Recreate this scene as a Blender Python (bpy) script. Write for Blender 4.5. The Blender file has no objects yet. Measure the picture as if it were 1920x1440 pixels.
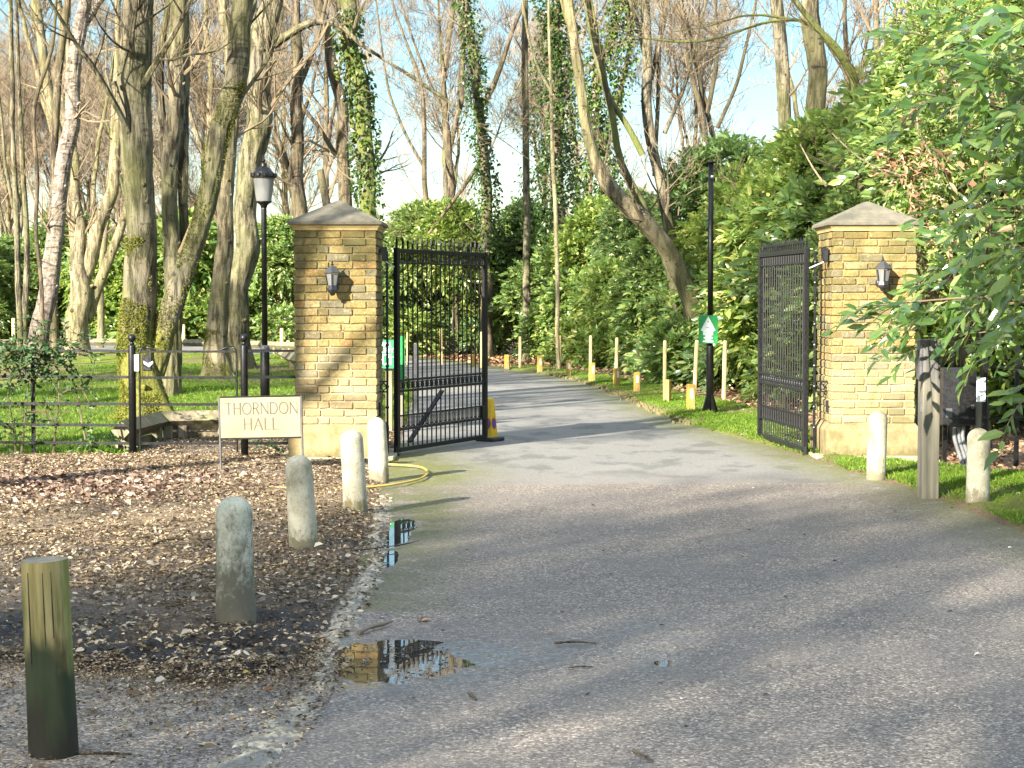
import bpy, math, random
import numpy as np
from math import radians as R, pi, sin, cos, sqrt, atan2
from mathutils import Vector, Matrix

# ------------------------------------------------------------------ camera, sky, sun, exposure
FPX, CAM_H, PITCH = 3300.0, 1.61, math.atan(160/3300.0)
scn = bpy.context.scene
cam_d = bpy.data.cameras.new('camera'); cam = bpy.data.objects.new('camera', cam_d)
scn.collection.objects.link(cam); scn.camera = cam
cam.location = (0, 0, CAM_H); cam.rotation_euler = (pi/2 - PITCH, 0, 0)
cam_d.sensor_width = 36.0; cam_d.lens = FPX/1920*36.0; cam_d.clip_end = 3000; cam_d.clip_start = .05
scn.render.resolution_x, scn.render.resolution_y = 1024, 768

SUN_EL = R(24.0)
SUN_TRAVEL = Vector((0.58*cos(SUN_EL), 0.815*cos(SUN_EL), -sin(SUN_EL))).normalized()
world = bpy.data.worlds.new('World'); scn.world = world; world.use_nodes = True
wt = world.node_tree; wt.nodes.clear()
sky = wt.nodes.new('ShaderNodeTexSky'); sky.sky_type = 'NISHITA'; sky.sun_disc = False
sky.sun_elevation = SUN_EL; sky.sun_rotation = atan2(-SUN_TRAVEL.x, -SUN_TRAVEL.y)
sky.air_density = 1.0; sky.dust_density = 0.3; sky.ozone_density = 1.0
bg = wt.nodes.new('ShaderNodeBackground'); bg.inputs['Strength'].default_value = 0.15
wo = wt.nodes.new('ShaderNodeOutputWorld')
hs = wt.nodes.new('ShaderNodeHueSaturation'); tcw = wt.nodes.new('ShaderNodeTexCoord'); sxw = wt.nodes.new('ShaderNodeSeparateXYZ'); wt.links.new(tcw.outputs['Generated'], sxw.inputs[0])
mrw = wt.nodes.new('ShaderNodeMapRange'); mrw.inputs[1].default_value, mrw.inputs[2].default_value, mrw.inputs[3].default_value, mrw.inputs[4].default_value = .12, .65, 3.1, .75      # added sky grading: bluer low down, greyed overhead to neutralise the shade fill
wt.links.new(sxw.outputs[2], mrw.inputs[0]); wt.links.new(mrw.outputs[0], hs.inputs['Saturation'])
mrv = wt.nodes.new('ShaderNodeMapRange'); mrv.inputs[1].default_value, mrv.inputs[2].default_value, mrv.inputs[3].default_value, mrv.inputs[4].default_value = .1, .6, .68, 1.25  # same added grading: dimmer low down, brighter overhead to lift the shade
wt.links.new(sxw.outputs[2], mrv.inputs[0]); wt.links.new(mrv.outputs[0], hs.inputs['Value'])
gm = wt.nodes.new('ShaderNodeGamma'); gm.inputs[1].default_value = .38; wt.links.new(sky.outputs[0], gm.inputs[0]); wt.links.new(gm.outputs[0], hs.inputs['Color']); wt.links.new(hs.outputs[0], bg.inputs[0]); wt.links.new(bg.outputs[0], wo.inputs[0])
sun_d = bpy.data.lights.new('sun', 'SUN'); sun_d.energy = 3.5; sun_d.angle = R(0.5); sun_d.color = (1.0, .925, .79)
sun_o = bpy.data.objects.new('sun', sun_d); scn.collection.objects.link(sun_o)
sun_o.rotation_euler = SUN_TRAVEL.to_track_quat('-Z', 'Y').to_euler(); sun_o.location = (-30, -40, 40)
vs = scn.view_settings; vs.view_transform = 'Standard'; vs.look = 'None'; vs.exposure = 2.7; vs.gamma = 1.0
scn.cycles.max_bounces = 6; scn.cycles.diffuse_bounces = 3; scn.cycles.glossy_bounces = 3
scn.cycles.transmission_bounces = 4; scn.cycles.transparent_max_bounces = 6
scn.cycles.caustics_reflective = False; scn.cycles.caustics_refractive = False

# ------------------------------------------------------------------ from the photograph's pixels to points in the place
CP, SP = cos(PITCH), sin(PITCH)
def ray(px, py):
    u = -(py-720.0)/FPX
    return (px-960.0)/FPX, CP + SP*u, -SP + CP*u
def G(px, py, z=0.0):
    x, y, w = ray(px, py); t = (z-CAM_H)/w
    return np.array((x*t, y*t, z))
def P(px, py, D):
    x, y, w = ray(px, py); t = D/y
    return np.array((x*t, D, CAM_H + w*t))
def PX(px, D): return (px-960.0)/FPX*D/(CP)      # world x of a column at depth D (near the horizon)
# ------------------------------------------------------------------ helpers
C = scn.collection.objects
def tag(o, label=None, cat=None, group=None, kind=None):
    if label: o['label'] = label
    if cat: o['category'] = cat
    if group: o['group'] = group
    if kind: o['kind'] = kind
    return o
def thing(name, label, cat, loc=(0, 0, 0), rz=0.0, group=None):
    o = bpy.data.objects.new(name, None); C.link(o); o.empty_display_size = .1
    o.location = loc; o.rotation_euler = (0, 0, rz)
    return tag(o, label, cat, group, 'thing')
def dup(root, loc, rz=0.0, label=None, scale=None, name=None):
    r = root.copy(); C.link(r); r.location = loc; r.rotation_euler = (0, 0, rz)
    if scale: r.scale = scale
    if label: r['label'] = label
    for ch in list(root.children):
        c = ch.copy(); C.link(c); c.parent = r
        for g in ch.children:
            d = g.copy(); C.link(d); d.parent = c
    return r

class MB:
    def __init__(s): s.V, s.Q, s.T, s.N, s.n = [], [], [], [], 0
    def add(s, V, Q=None, T=None, N=None):
        V = np.asarray(V, float).reshape(-1, 3)
        if Q is not None and len(Q): s.Q.append(np.asarray(Q, int).reshape(-1, 4) + s.n)
        if T is not None and len(T): s.T.append(np.asarray(T, int).reshape(-1, 3) + s.n)
        if N is not None: s.N += [tuple(int(i)+s.n for i in f) for f in N]
        s.V.append(V); s.n += len(V); return s
    def box(s, c, d, rz=0.0, bev=0.0, rot=None):
        hx, hy, hz = d[0]/2, d[1]/2, d[2]/2
        if bev <= 0:
            V = np.array([(x*hx, y*hy, z*hz) for z in (-1, 1) for y in (-1, 1) for x in (-1, 1)])
            F = [(0, 2, 3, 1), (4, 5, 7, 6), (0, 1, 5, 4), (2, 6, 7, 3), (0, 4, 6, 2), (1, 3, 7, 5)]
            N = None
        else:
            b = min(bev, hx*.9, hy*.9, hz*.9); V = []
            for z in (-1, 1):
                for y in (-1, 1):
                    for x in (-1, 1):
                        V += [(x*hx, y*(hy-b), z*(hz-b)), (x*(hx-b), y*hy, z*(hz-b)), (x*(hx-b), y*(hy-b), z*hz)]
            V = np.array(V); i = lambda x, y, z, k: ((z > 0)*4+(y > 0)*2+(x > 0))*3+k
            F, N = [], []
            for sg in (-1, 1):
                f = [i(sg, -1, -1, 0), i(sg, 1, -1, 0), i(sg, 1, 1, 0), i(sg, -1, 1, 0)]; F.append(f if sg > 0 else f[::-1])
                f = [i(-1, sg, -1, 1), i(1, sg, -1, 1), i(1, sg, 1, 1), i(-1, sg, 1, 1)]; F.append(f if sg < 0 else f[::-1])
                f = [i(-1, -1, sg, 2), i(1, -1, sg, 2), i(1, 1, sg, 2), i(-1, 1, sg, 2)]; F.append(f if sg > 0 else f[::-1])
            for a in (-1, 1):
                for b2 in (-1, 1):
                    F.append([i(a, b2, -1, 0), i(a, b2, 1, 0), i(a, b2, 1, 1), i(a, b2, -1, 1)])
                    F.append([i(a, -1, b2, 0), i(a, 1, b2, 0), i(a, 1, b2, 2), i(a, -1, b2, 2)])
                    F.append([i(-1, a, b2, 1), i(1, a, b2, 1), i(1, a, b2, 2), i(-1, a, b2, 2)])
                    for c2 in (-1, 1): N.append((i(a, b2, c2, 0), i(a, b2, c2, 1), i(a, b2, c2, 2)))
        if rot is not None: V = V @ np.array(rot).T
        if rz: V = V @ np.array([[cos(rz), -sin(rz), 0], [sin(rz), cos(rz), 0], [0, 0, 1]]).T
        return s.add(V+np.asarray(c, float), F, None, N)
    def bar(s, a, b, w, d=None, bev=0.0):
        a, b = np.asarray(a, float), np.asarray(b, float); t = b-a; L = np.linalg.norm(t); t = t/L
        u = np.cross(t, (0, 0, 1.0)); u = np.array((1., 0, 0)) if np.linalg.norm(u) < 1e-4 else u/np.linalg.norm(u)
        v = np.cross(u, t)
        return s.box((a+b)/2, (w, d or w, L), bev=bev, rot=np.stack((u, v, t), 1))
    def tube(s, path, rad, sides=8, cap=True):
        p = np.asarray(path, float); r = np.broadcast_to(np.asarray(rad, float), (len(p),))
        V, Q = tubes(p[None], r[None], sides); s.add(V, Q)
        if cap: s.add(V[:sides], None, None, [tuple(range(sides-1, -1, -1))]); s.add(V[-sides:], None, None, [tuple(range(sides))])
        return s
    def lathe(s, prof, c=(0, 0, 0), sides=24, cap=True, sq=False, rot0=0.0):
        a = np.arange(sides)*2*pi/sides + rot0; V = []
        for r, z in prof: V.append(np.stack((r*np.cos(a), r*np.sin(a), np.full(sides, z)), 1))
        V = np.concatenate(V)+np.asarray(c, float); Q = grid_quads(len(prof), sides, True)
        N = [tuple(range(sides-1, -1, -1)), tuple(range((len(prof)-1)*sides, len(prof)*sides))] if cap else None
        return s.add(V, Q, None, N)
    def prism(s, poly, y0, y1):      # outline in x,z extruded along y
        n = len(poly); V = [(x, y0, z) for x, z in poly]+[(x, y1, z) for x, z in poly]
        return s.add(V, [(i, (i+1) % n, n+(i+1) % n, n+i) for i in range(n)], None, [tuple(range(n-1, -1, -1)), tuple(range(n, 2*n))])
    def build(s, name, m, parent=None, smooth=False, loc=None):
        o = bpy.data.objects.new(name, mesh(name, s, smooth)); C.link(o)
        if m is not None: o.data.materials.append(m)
        if parent is not None: o.parent = parent
        if loc is not None: o.location = loc
        return o

def mesh(name, s, smooth):
    V = np.concatenate(s.V) if s.V else np.zeros((0, 3))
    Q = np.concatenate(s.Q) if s.Q else np.zeros((0, 4), int)
    T = np.concatenate(s.T) if s.T else np.zeros((0, 3), int)
    loops = [Q.ravel(), T.ravel()]; sizes = [np.full(len(Q), 4), np.full(len(T), 3)]
    if s.N: loops.append(np.array([i for f in s.N for i in f])); sizes.append(np.array([len(f) for f in s.N]))
    L = np.concatenate(loops).astype(np.int32); Z = np.concatenate(sizes).astype(np.int32)
    me = bpy.data.meshes.new(name); me.vertices.add(len(V)); me.vertices.foreach_set('co', V.astype(np.float32).ravel())
    me.loops.add(len(L)); me.loops.foreach_set('vertex_index', L)
    me.polygons.add(len(Z)); st = np.concatenate(([0], np.cumsum(Z)[:-1])).astype(np.int32)
    me.polygons.foreach_set('loop_start', st)
    try: me.polygons.foreach_set('loop_total', Z)
    except Exception: pass
    me.polygons.foreach_set('use_smooth', np.full(len(Z), bool(smooth)))
    me.update(calc_edges=True); me.validate(); return me

def grid_quads(nr, nc, wrap=False):
    i = np.arange(nr-1)[:, None]; j = np.arange(nc if wrap else nc-1)[None]; k = (j+1) % nc
    return np.stack((i*nc+j, i*nc+k, (i+1)*nc+k, (i+1)*nc+j), -1).reshape(-1, 4)

def unit(v): return v/np.maximum(np.linalg.norm(v, axis=-1, keepdims=True), 1e-9)
def tubes(p, r, sides, lump=None):
    """p (B,n,3) paths, r (B,n) radii -> vertices, quads"""
    B, n, _ = p.shape; t = unit(np.gradient(p, axis=1))
    ov = unit(p[:, -1]-p[:, 0]); ref = np.where(np.abs(ov[:, :1]) < .75, np.array([[1., 0, 0]]), np.array([[0, 1., 0]]))
    u = unit(np.cross(t, ref[:, None])); v = np.cross(t, u)
    a = np.arange(sides)*2*pi/sides
    rr = r[:, :, None]*(1.0 if lump is None else lump)
    V = p[:, :, None] + (u[:, :, None]*np.cos(a)[None, None, :, None] + v[:, :, None]*np.sin(a)[None, None, :, None])*rr[..., None]
    q = grid_quads(n, sides, True); Q = (q[None]+(np.arange(B)*n*sides)[:, None, None]).reshape(-1, 4)
    return V.reshape(-1, 3), Q[:, ::-1]

def resample(ctrl, n, smooth=2):
    ctrl = np.asarray(ctrl, float); d = np.concatenate(([0], np.cumsum(np.linalg.norm(np.diff(ctrl[:, :3], axis=0), axis=1))))
    s = np.linspace(0, d[-1], n); o = np.stack([np.interp(s, d, ctrl[:, k]) for k in range(ctrl.shape[1])], 1)
    for _ in range(smooth):
        o[1:-1] = (o[:-2]+2*o[1:-1]+o[2:])/4
    return o

def grow(rng, pp, pr, m, tmin, length, ang, n, up=.15, wander=.12, taper=.25, rr=.55, tmax=1.0):
    """m children on each parent path (B,k,3); returns (B*m,n,3),(B*m,n)"""
    B, k, _ = pp.shape; t = rng.uniform(tmin, tmax, (B, m)); f = t*(k-1); i = np.minimum(f.astype(int), k-2); w = (f-i)[..., None]
    bi = np.arange(B)[:, None]; o = pp[bi, i]*(1-w)+pp[bi, i+1]*w
    tg = unit(pp[bi, i+1]-pp[bi, i]); ro = pr[bi, i]*(1-w[..., 0])+pr[bi, i+1]*w[..., 0]
    rd = unit(np.cross(tg, rng.normal(size=(B, m, 3)))); A = ang*rng.uniform(.65, 1.3, (B, m, 1))
    d = tg*np.cos(A)+rd*np.sin(A); L = np.broadcast_to(np.asarray(length), (B, 1))*rng.uniform(.6, 1.25, (B, m))*(1.1-.5*t)
    o, d, L, ro = o.reshape(-1, 3), d.reshape(-1, 3), L.ravel(), ro.ravel(); K = len(o)
    pts = [o]; cur = d
    for s in range(n-1):
        cur = unit(cur + rng.normal(size=(K, 3))*wander + np.array([0, 0, up])/(n-1)*2); pts.append(pts[-1]+cur*(L/(n-1))[:, None])
    r0 = np.minimum(ro*rr, ro*.95); rad = r0[:, None]*np.linspace(1, taper, n)[None]
    return np.stack(pts, 1), rad

def leaf_mesh(mb, pos, d, nrm, L, W, rich=False, droop=0.15, fold=.25):
    pos, d = np.asarray(pos), unit(d); side = unit(np.cross(d, nrm)); nr = np.cross(side, d); n = len(pos); L = np.broadcast_to(L, (n,)); W = np.broadcast_to(W, (n,))
    def at(a, b, c): return pos+d*(L*a)[:, None]+side*(W*b)[:, None]+nr*(L*c)[:, None]
    if not rich:
        V = np.stack((at(0, 0, 0), at(.45, .5, fold*.3), at(1, 0, -droop), at(.45, -.5, fold*.3)), 1).reshape(-1, 3)
        b = (np.arange(n)*4)[:, None]; T = np.concatenate((b+np.array([[0, 1, 2]]), b+np.array([[0, 2, 3]])))
        mb.add(V, None, T)
    else:
        f = fold*W/L
        V = np.stack((at(0, 0, 0), at(.28, .42, f*.42), at(.28, 0, 0), at(.28, -.42, f*.42), at(.65, .40, f*.4-droop*.35), at(.65, 0, -droop*.4), at(.65, -.40, f*.4-droop*.35), at(1, 0, -droop)), 1).reshape(-1, 3)
        b = (np.arange(n)*8)[:, None]
        T = np.concatenate([b+np.array([x]) for x in ((0, 1, 2), (0, 2, 3), (4, 7, 5), (5, 7, 6))])
        Q = np.concatenate([b+np.array([x]) for x in ((1, 4, 5, 2), (2, 5, 6, 3))]); mb.add(V, Q, T)

def sprays(rng, mb, o, d, nl, length, L, W, rich=False, droop=.15, hang=.3, twig=None, spread=.9):
    """leafy shoots: origins o (S,3), directions d (S,3), nl leaves along each"""
    S = len(o); d = unit(d); k = np.arange(nl)/(nl-1); ln = np.broadcast_to(length, (S,))*rng.uniform(.7, 1.2, S)
    bend = np.array([0, 0, -hang])
    p = o[:, None]+d[:, None]*(ln[:, None]*k[None])[..., None]+bend*(ln[:, None]*k[None]**2)[..., None]
    sd = unit(np.cross(d, np.array([0, 0, 1.])+rng.normal(size=(S, 3))*.25)); up = np.cross(sd, d)
    sg = np.where(np.arange(nl) % 2 == 0, 1., -1.)
    ld = d[:, None]*(.55+.5*k[None])[..., None]+sd[:, None]*(sg*spread)[None, :, None]*(1-.55*k)[None, :, None]+up[:, None]*.15+bend*.7+rng.normal(size=(S, nl, 3))*.28
    nr = up[:, None]*.4+d[:, None]*.35+np.array((-.34, -.5, .34))+rng.normal(size=(S, nl, 3))*.5      # leaves turn to the light
    sz = rng.uniform(.5, 1.3, (S, nl))*(1-.15*np.abs(k-.5))[None]
    leaf_mesh(mb, p.reshape(-1, 3), ld.reshape(-1, 3), unit(nr.reshape(-1, 3)), (L*sz).ravel(), (W*sz*rng.uniform(.85, 1.15, (S, nl))).ravel(), rich, droop)
    if twig is not None:
        kk = np.linspace(0, 1, 4); q = o[:, None]+d[:, None]*(ln[:, None]*kk[None])[..., None]+bend*(ln[:, None]*kk[None]**2)[..., None]
        V, Q = tubes(q, np.broadcast_to(np.array([.006, .005, .004, .002]), (S, 4)), 3); twig.add(V, Q)

# value noise on points, for shaping meshes
_rt = np.random.default_rng(7).random((64, 64, 64))
def vnoise(p):
    p = np.asarray(p, float); i = np.floor(p).astype(int); f = p-i; f = f*f*(3-2*f); i = i % 64; j = (i+1) % 64
    def g(a, b, c): return _rt[a[..., 0], b[..., 1], c[..., 2]]
    x0 = g(i, i, i)*(1-f[..., 0])+g(j, i, i)*f[..., 0]; x1 = g(i, j, i)*(1-f[..., 0])+g(j, j, i)*f[..., 0]
    x2 = g(i, i, j)*(1-f[..., 0])+g(j, i, j)*f[..., 0]; x3 = g(i, j, j)*(1-f[..., 0])+g(j, j, j)*f[..., 0]
    y0 = x0*(1-f[..., 1])+x1*f[..., 1]; y1 = x2*(1-f[..., 1])+x3*f[..., 1]
    return y0*(1-f[..., 2])+y1*f[..., 2]
def fbm(x, y, s, o=4, z=0.0):
    t = np.zeros_like(np.asarray(x, float)); a = .5; 
    for k in range(o):
        t = t+a*vnoise(np.stack((x*s, y*s, np.full_like(t, z+k*7.3)), -1)); a *= .5; s *= 2.1
    return t/(1-.5**o)

def sdist(X, Y, poly):
    """signed distance to a polygon, positive inside"""
    poly = np.asarray(poly)[:, :2]; d = np.full(X.shape, 1e9); ins = np.zeros(X.shape, bool); n = len(poly)
    for k in range(n):
        a, b = poly[k], poly[(k+1) % n]; e = b-a; wx, wy = X-a[0], Y-a[1]
        t = np.clip((wx*e[0]+wy*e[1])/max(e@e, 1e-12), 0, 1); d = np.minimum(d, np.hypot(wx-e[0]*t, wy-e[1]*t))
        c = (a[1] > Y) != (b[1] > Y)
        with np.errstate(divide='ignore', invalid='ignore'):
            ins ^= c & (X < (b[0]-a[0])*(Y-a[1])/(b[1]-a[1] if b[1] != a[1] else 1e-12)+a[0])
    return np.where(ins, d, -d)
def sheet(name, xs, ys, zf, m, keep=None, kind='structure', smooth=True):
    X, Y = np.meshgrid(xs, ys); Z = zf(X, Y); V = np.stack((X, Y, Z), -1).reshape(-1, 3); Q = grid_quads(len(ys), len(xs))
    if keep is not None:
        k = keep(X, Y).ravel(); Q = Q[k[Q].any(1)]
        u = np.unique(Q); mp = np.zeros(len(V), int); mp[u] = np.arange(len(u)); V, Q = V[u], mp[Q]
    mb = MB(); mb.add(V, Q); o = mb.build(name, m, None, smooth); o['kind'] = kind; return o
# ------------------------------------------------------------------ materials
class MT:
    def __init__(s, name):
        s.m = bpy.data.materials.new(name); s.m.use_nodes = True; s.t = s.m.node_tree; s.t.nodes.clear()
        s.out = s.t.nodes.new('ShaderNodeOutputMaterial'); s.b = s.t.nodes.new('ShaderNodeBsdfPrincipled'); s.lk(s.b.outputs[0], s.out.inputs[0])
        s._tc = s.t.nodes.new('ShaderNodeTexCoord'); s._geo = s.t.nodes.new('ShaderNodeNewGeometry')
        s.obj, s.pos, s.rnd = s._tc.outputs['Object'], s._geo.outputs['Position'], s._geo.outputs['Random Per Island']
        s.nor = s._geo.outputs['Normal']
    def lk(s, a, b): s.t.links.new(a, b)
    def put(s, inp, v):
        if hasattr(v, 'is_linked') or hasattr(v, 'links'): s.lk(v, inp)
        else: inp.default_value = v if not isinstance(v, tuple) or len(v) != 3 or inp.type == 'VECTOR' else (*v, 1)
    def nd(s, t, ins=None, **pr):
        n = s.t.nodes.new('ShaderNode'+t)
        for k, v in pr.items(): setattr(n, k, v)
        for k, v in (ins or {}).items(): s.put(n.inputs[k], v)
        return n
    def vec(s, v, sc): return s.nd('VectorMath', {0: v, 1: sc}, operation='MULTIPLY').outputs[0]
    def noise(s, sc, det=4, v=None, st=None, rough=.55, dist=0.0):
        v = v or s.obj
        if st: v = s.vec(v, st)
        return s.nd('TexNoise', {'Vector': v, 'Scale': sc, 'Detail': det, 'Roughness': rough, 'Distortion': dist}).outputs[0]
    def vor(s, sc, v=None, feat='F1', out='Distance', rand=1.0):
        return s.nd('TexVoronoi', {'Vector': v or s.obj, 'Scale': sc, 'Randomness': rand}, feature=feat).outputs[out]
    def ramp(s, f, st, mode='LINEAR'):
        n = s.nd('ValToRGB', {0: f}); cr = n.color_ramp; cr.interpolation = mode
        while len(cr.elements) < len(st): cr.elements.new(.5)
        for e, (p, c) in zip(cr.elements, st):
            e.position = p; e.color = (*c, 1) if isinstance(c, tuple) else (c, c, c, 1)
        return n.outputs[0]
    def mix(s, f, a, b, mode='MIX'):
        n = s.nd('Mix', None, data_type='RGBA', blend_type=mode); s.put(n.inputs[0], f); s.put(n.inputs[6], a); s.put(n.inputs[7], b); return n.outputs[2]
    def ma(s, op, a, b=0.0, clamp=False): return s.nd('Math', {0: a, 1: b}, operation=op, use_clamp=clamp).outputs[0]
    def sep(s, v, ax): return s.nd('SeparateXYZ', {0: v}).outputs['XYZ'.index(ax)]
    def mr(s, v, a, b, c=0.0, d=1.0): return s.nd('MapRange', {0: v, 1: a, 2: b, 3: c, 4: d}, interpolation_type='SMOOTHSTEP').outputs[0]
    def set(s, **k):
        for n, v in k.items(): s.put(s.b.inputs[{'col': 'Base Color', 'rough': 'Roughness', 'metal': 'Metallic', 'spec': 'Specular IOR Level', 'nrm': 'Normal', 'trans': 'Transmission Weight', 'ior': 'IOR', 'coat': 'Coat Weight', 'alpha': 'Alpha', 'sheen': 'Sheen Weight'}[n]], v)
        return s.m
    def bump(s, h, st=.5, d=.01, nrm=None):
        i = {'Height': h, 'Strength': st, 'Distance': d}
        if nrm is not None: i['Normal'] = nrm
        return s.nd('Bump', i).outputs[0]
    def leafy(s, col, tcol, w=.3, rough=.38, spec=.5):
        s.set(col=col, rough=rough, spec=spec)
        tr = s.nd('BsdfTranslucent', {0: tcol}); mx = s.nd('MixShader', {0: w, 1: s.b.outputs[0], 2: tr.outputs[0]}); s.lk(mx.outputs[0], s.out.inputs[0]); return s.m

M = {}
def leafmat(name, cols, tc, w=.3, rough=.36, spec=.5, big=.9):
    t = MT(name); c = t.ramp(t.rnd, cols)
    n = t.noise(big, 2, t.pos); c = t.mix(t.mr(n, .4, .65, 0, .55), c, t.ramp(t.rnd, [(0, cols[0][1]), (1, cols[len(cols)//2][1])]))
    oi = t.nd('ObjectInfo').outputs['Random']; c = t.mix(1.0, c, t.ramp(oi, [(0, (.62, .72, .75)), (.35, (1.12, 1.02, .8)), (.65, (.85, .92, .95)), (1, (1.3, 1.2, .95))]), 'MULTIPLY')
    M[name] = t.leafy(c, tc, w, rough, spec)
leafmat('laurel', [(0, (.04, .095, .026)), (.28, (.10, .18, .05)), (.6, (.20, .285, .08)), (.85, (.34, .395, .125)), (1, (.54, .50, .22))], (.40, .52, .09), .38, .28)
leafmat('laurel_dark', [(0, (.04, .09, .033)), (.42, (.10, .175, .06)), (.78, (.19, .27, .09)), (1, (.36, .40, .15))], (.34, .46, .10), .34, .30)
leafmat('laurel_near', [(0, (.022, .06, .018)), (.3, (.06, .13, .035)), (.65, (.13, .215, .055)), (.92, (.28, .34, .10)), (1, (.46, .46, .18))], (.38, .52, .08), .36, .2, .7)
leafmat('ivy_leaf', [(0, (.015, .04, .01)), (.5, (.038, .08, .017)), (.9, (.085, .145, .026)), (1, (.17, .22, .05))], (.12, .21, .03), .22, .4)
leafmat('bramble_leaf', [(0, (.02, .055, .02)), (.6, (.045, .10, .03)), (1, (.10, .17, .05))], (.12, .22, .05), .3, .5)
leafmat('dead_leaf', [(0, (.10, .05, .03)), (.3, (.22, .12, .07)), (.65, (.36, .22, .13)), (.9, (.50, .36, .22)), (1, (.62, .50, .34))], (.30, .16, .07), .15, .7, .2)
leafmat('red_leaf', [(0, (.07, .042, .033)), (.35, (.16, .098, .075)), (.7, (.28, .19, .145)), (1, (.48, .38, .30))], (.25, .12, .06), .12, .7, .2)
leafmat('tan_leaf', [(0, (.05, .037, .028)), (.35, (.135, .104, .078)), (.65, (.25, .20, .152)), (.85, (.40, .335, .262)), (1, (.62, .55, .46))], (.25, .18, .1), .1, .75, .2)
leafmat('grass_blade', [(0, (.05, .11, .012)), (.5, (.11, .21, .02)), (.85, (.20, .29, .035)), (1, (.33, .34, .08))], (.22, .36, .03), .35, .6, .25)

leafmat('pale_leaf', [(0, (.20, .155, .12)), (.4, (.36, .29, .23)), (.8, (.52, .45, .37)), (1, (.70, .64, .55))], (.3, .24, .17), .1, .75, .2)
def bark(name, a, b, moss, mossamt=.5, zs=.18, sc=9, birch=False, grey=(.145, .135, .11), foot=0):
    t = MT(name); v = t.vec(t.obj, (1, 1, zs)); n1 = t.noise(sc, 7, v, rough=.75); n2 = t.noise(1.3, 3); n3 = t.noise(.7, 2, t.pos)
    c = t.mix(t.mr(n1, .43, .56), a, b); c = t.mix(t.mr(n2, .42, .62, 0, .55), c, t.mix(t.mr(n1, .38, .60), a, grey))
    c = t.mix(t.mr(n3, .38, .62, 0, mossamt), c, moss)
    sp = t.noise(2.2, 3, t.vec(t.obj, (1.6, 1.6, 3.0))); c = t.mix(t.mr(sp, .66, .72, 0, .8), c, (.04, .035, .025))
    if birch:
        bn = t.noise(5, 4, t.vec(t.obj, (1, 1, 4.0))); c = t.mix(t.mr(bn, .55, .62, 0, .8), c, (.05, .04, .035))
        zz = t.sep(t.obj, 'Z'); c = t.mix(t.mr(zz, 2.6, 1.0, 0, .85), c, t.mix(t.mr(n1, .4, .6), (.05, .04, .035), (.20, .16, .13)))
    da = t.noise(7, 3, t.vec(t.obj, (1, 1, 4.5))); c = t.mix(t.mr(da, .63, .68, 0, .7), c, (.03, .025, .018))
    if foot:
        z = t.sep(t.obj, 'Z'); zz = t.ma('ADD', z, t.ma('MULTIPLY', t.ma('SUBTRACT', t.noise(1.6, 4), .5), 5.0)); mn = t.noise(30, 4)
        c = t.mix(t.ma('MULTIPLY', t.mr(zz, foot, foot*.25), t.mr(n1, .25, .5, .4, .95)), c, t.ramp(mn, [(.3, (.075, .085, .015)), (.65, (.19, .185, .035))]))
    h = t.ma('ADD', n1, t.ma('MULTIPLY', t.noise(sc*3.3, 4, v), .4))
    t.set(col=c, rough=.88, spec=.2, nrm=t.bump(h, 1.0, .05)); M[name] = t.m
bark('bark', (.035, .029, .019), (.22, .188, .122), (.105, .11, .04), .5)
bark('bark_pale', (.085, .07, .042), (.28, .235, .145), (.15, .145, .055), .5, grey=(.165, .145, .10))
bark('bark_sapling', (.22, .185, .10), (.46, .39, .24), (.33, .31, .14), .4, grey=(.36, .31, .2))
bark('bark_brown', (.04, .031, .022), (.175, .135, .088), (.11, .10, .045), .45, grey=(.12, .105, .08))
bark('bark_birch', (.15, .12, .10), (.31, .26, .22), (.17, .16, .10), .3, zs=.8, birch=True, grey=(.24, .205, .175))
bark('bark_moss', (.06, .055, .032), (.165, .155, .085), (.12, .14, .03), .85)
bark('bark_oak', (.03, .025, .017), (.205, .172, .112), (.105, .11, .04), .5, foot=1.9)
t = MT('twig'); M['twig'] = t.set(col=t.ramp(t.noise(.8, 2, t.pos), [(.35, (.10, .076, .05)), (.65, (.24, .185, .115))]), rough=.85, spec=.2)
t = MT('twig_red'); M['twig_red'] = t.set(col=t.ramp(t.noise(.5, 2, t.pos), [(.35, (.11, .086, .06)), (.65, (.25, .20, .138))]), rough=.85, spec=.2)
t = MT('moss'); n = t.noise(35, 4); M['moss'] = t.set(col=t.ramp(n, [(.3, (.08, .10, .015)), (.6, (.21, .22, .035)), (.8, (.33, .31, .07))]), rough=.95, spec=.1, nrm=t.bump(n, 1, .03))

# masonry
t = MT('brick'); c = t.ramp(t.rnd, [(0, (0.148, 0.117, 0.049)), (.12, (0.187, 0.170, 0.114)), (.2, (0.238, 0.178, 0.064)), (.4, (0.304, 0.227, 0.084)), (.55, (0.260, 0.197, 0.076)), (.68, (0.332, 0.249, 0.106)), (.78, (0.151, 0.136, 0.087)), (.86, (0.289, 0.174, 0.061)), (.94, (0.361, 0.287, 0.143)), (1, (0.174, 0.151, 0.091))], 'CONSTANT')
n = t.noise(14, 6, rough=.7); n2 = t.noise(3.2, 4); n3 = t.noise(60, 3); z = t.sep(t.obj, 'Z')
c = t.mix(t.mr(n, .38, .62, 0, .75), c, t.mix(.55, c, (.13, .095, .04))); c = t.mix(t.mr(n3, .52, .66, 0, .6), c, (.09, .07, .035)); c = t.mix(t.mr(t.noise(27, 4, rough=.7), .55, .68, 0, .5), c, (.50, .40, .22))
top = t.ma('MULTIPLY', t.mr(z, 1.45, 2.15), t.mr(n2, .40, .58)); c = t.mix(t.ma('MULTIPLY', top, .75), c, (.095, .085, .03))
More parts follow.
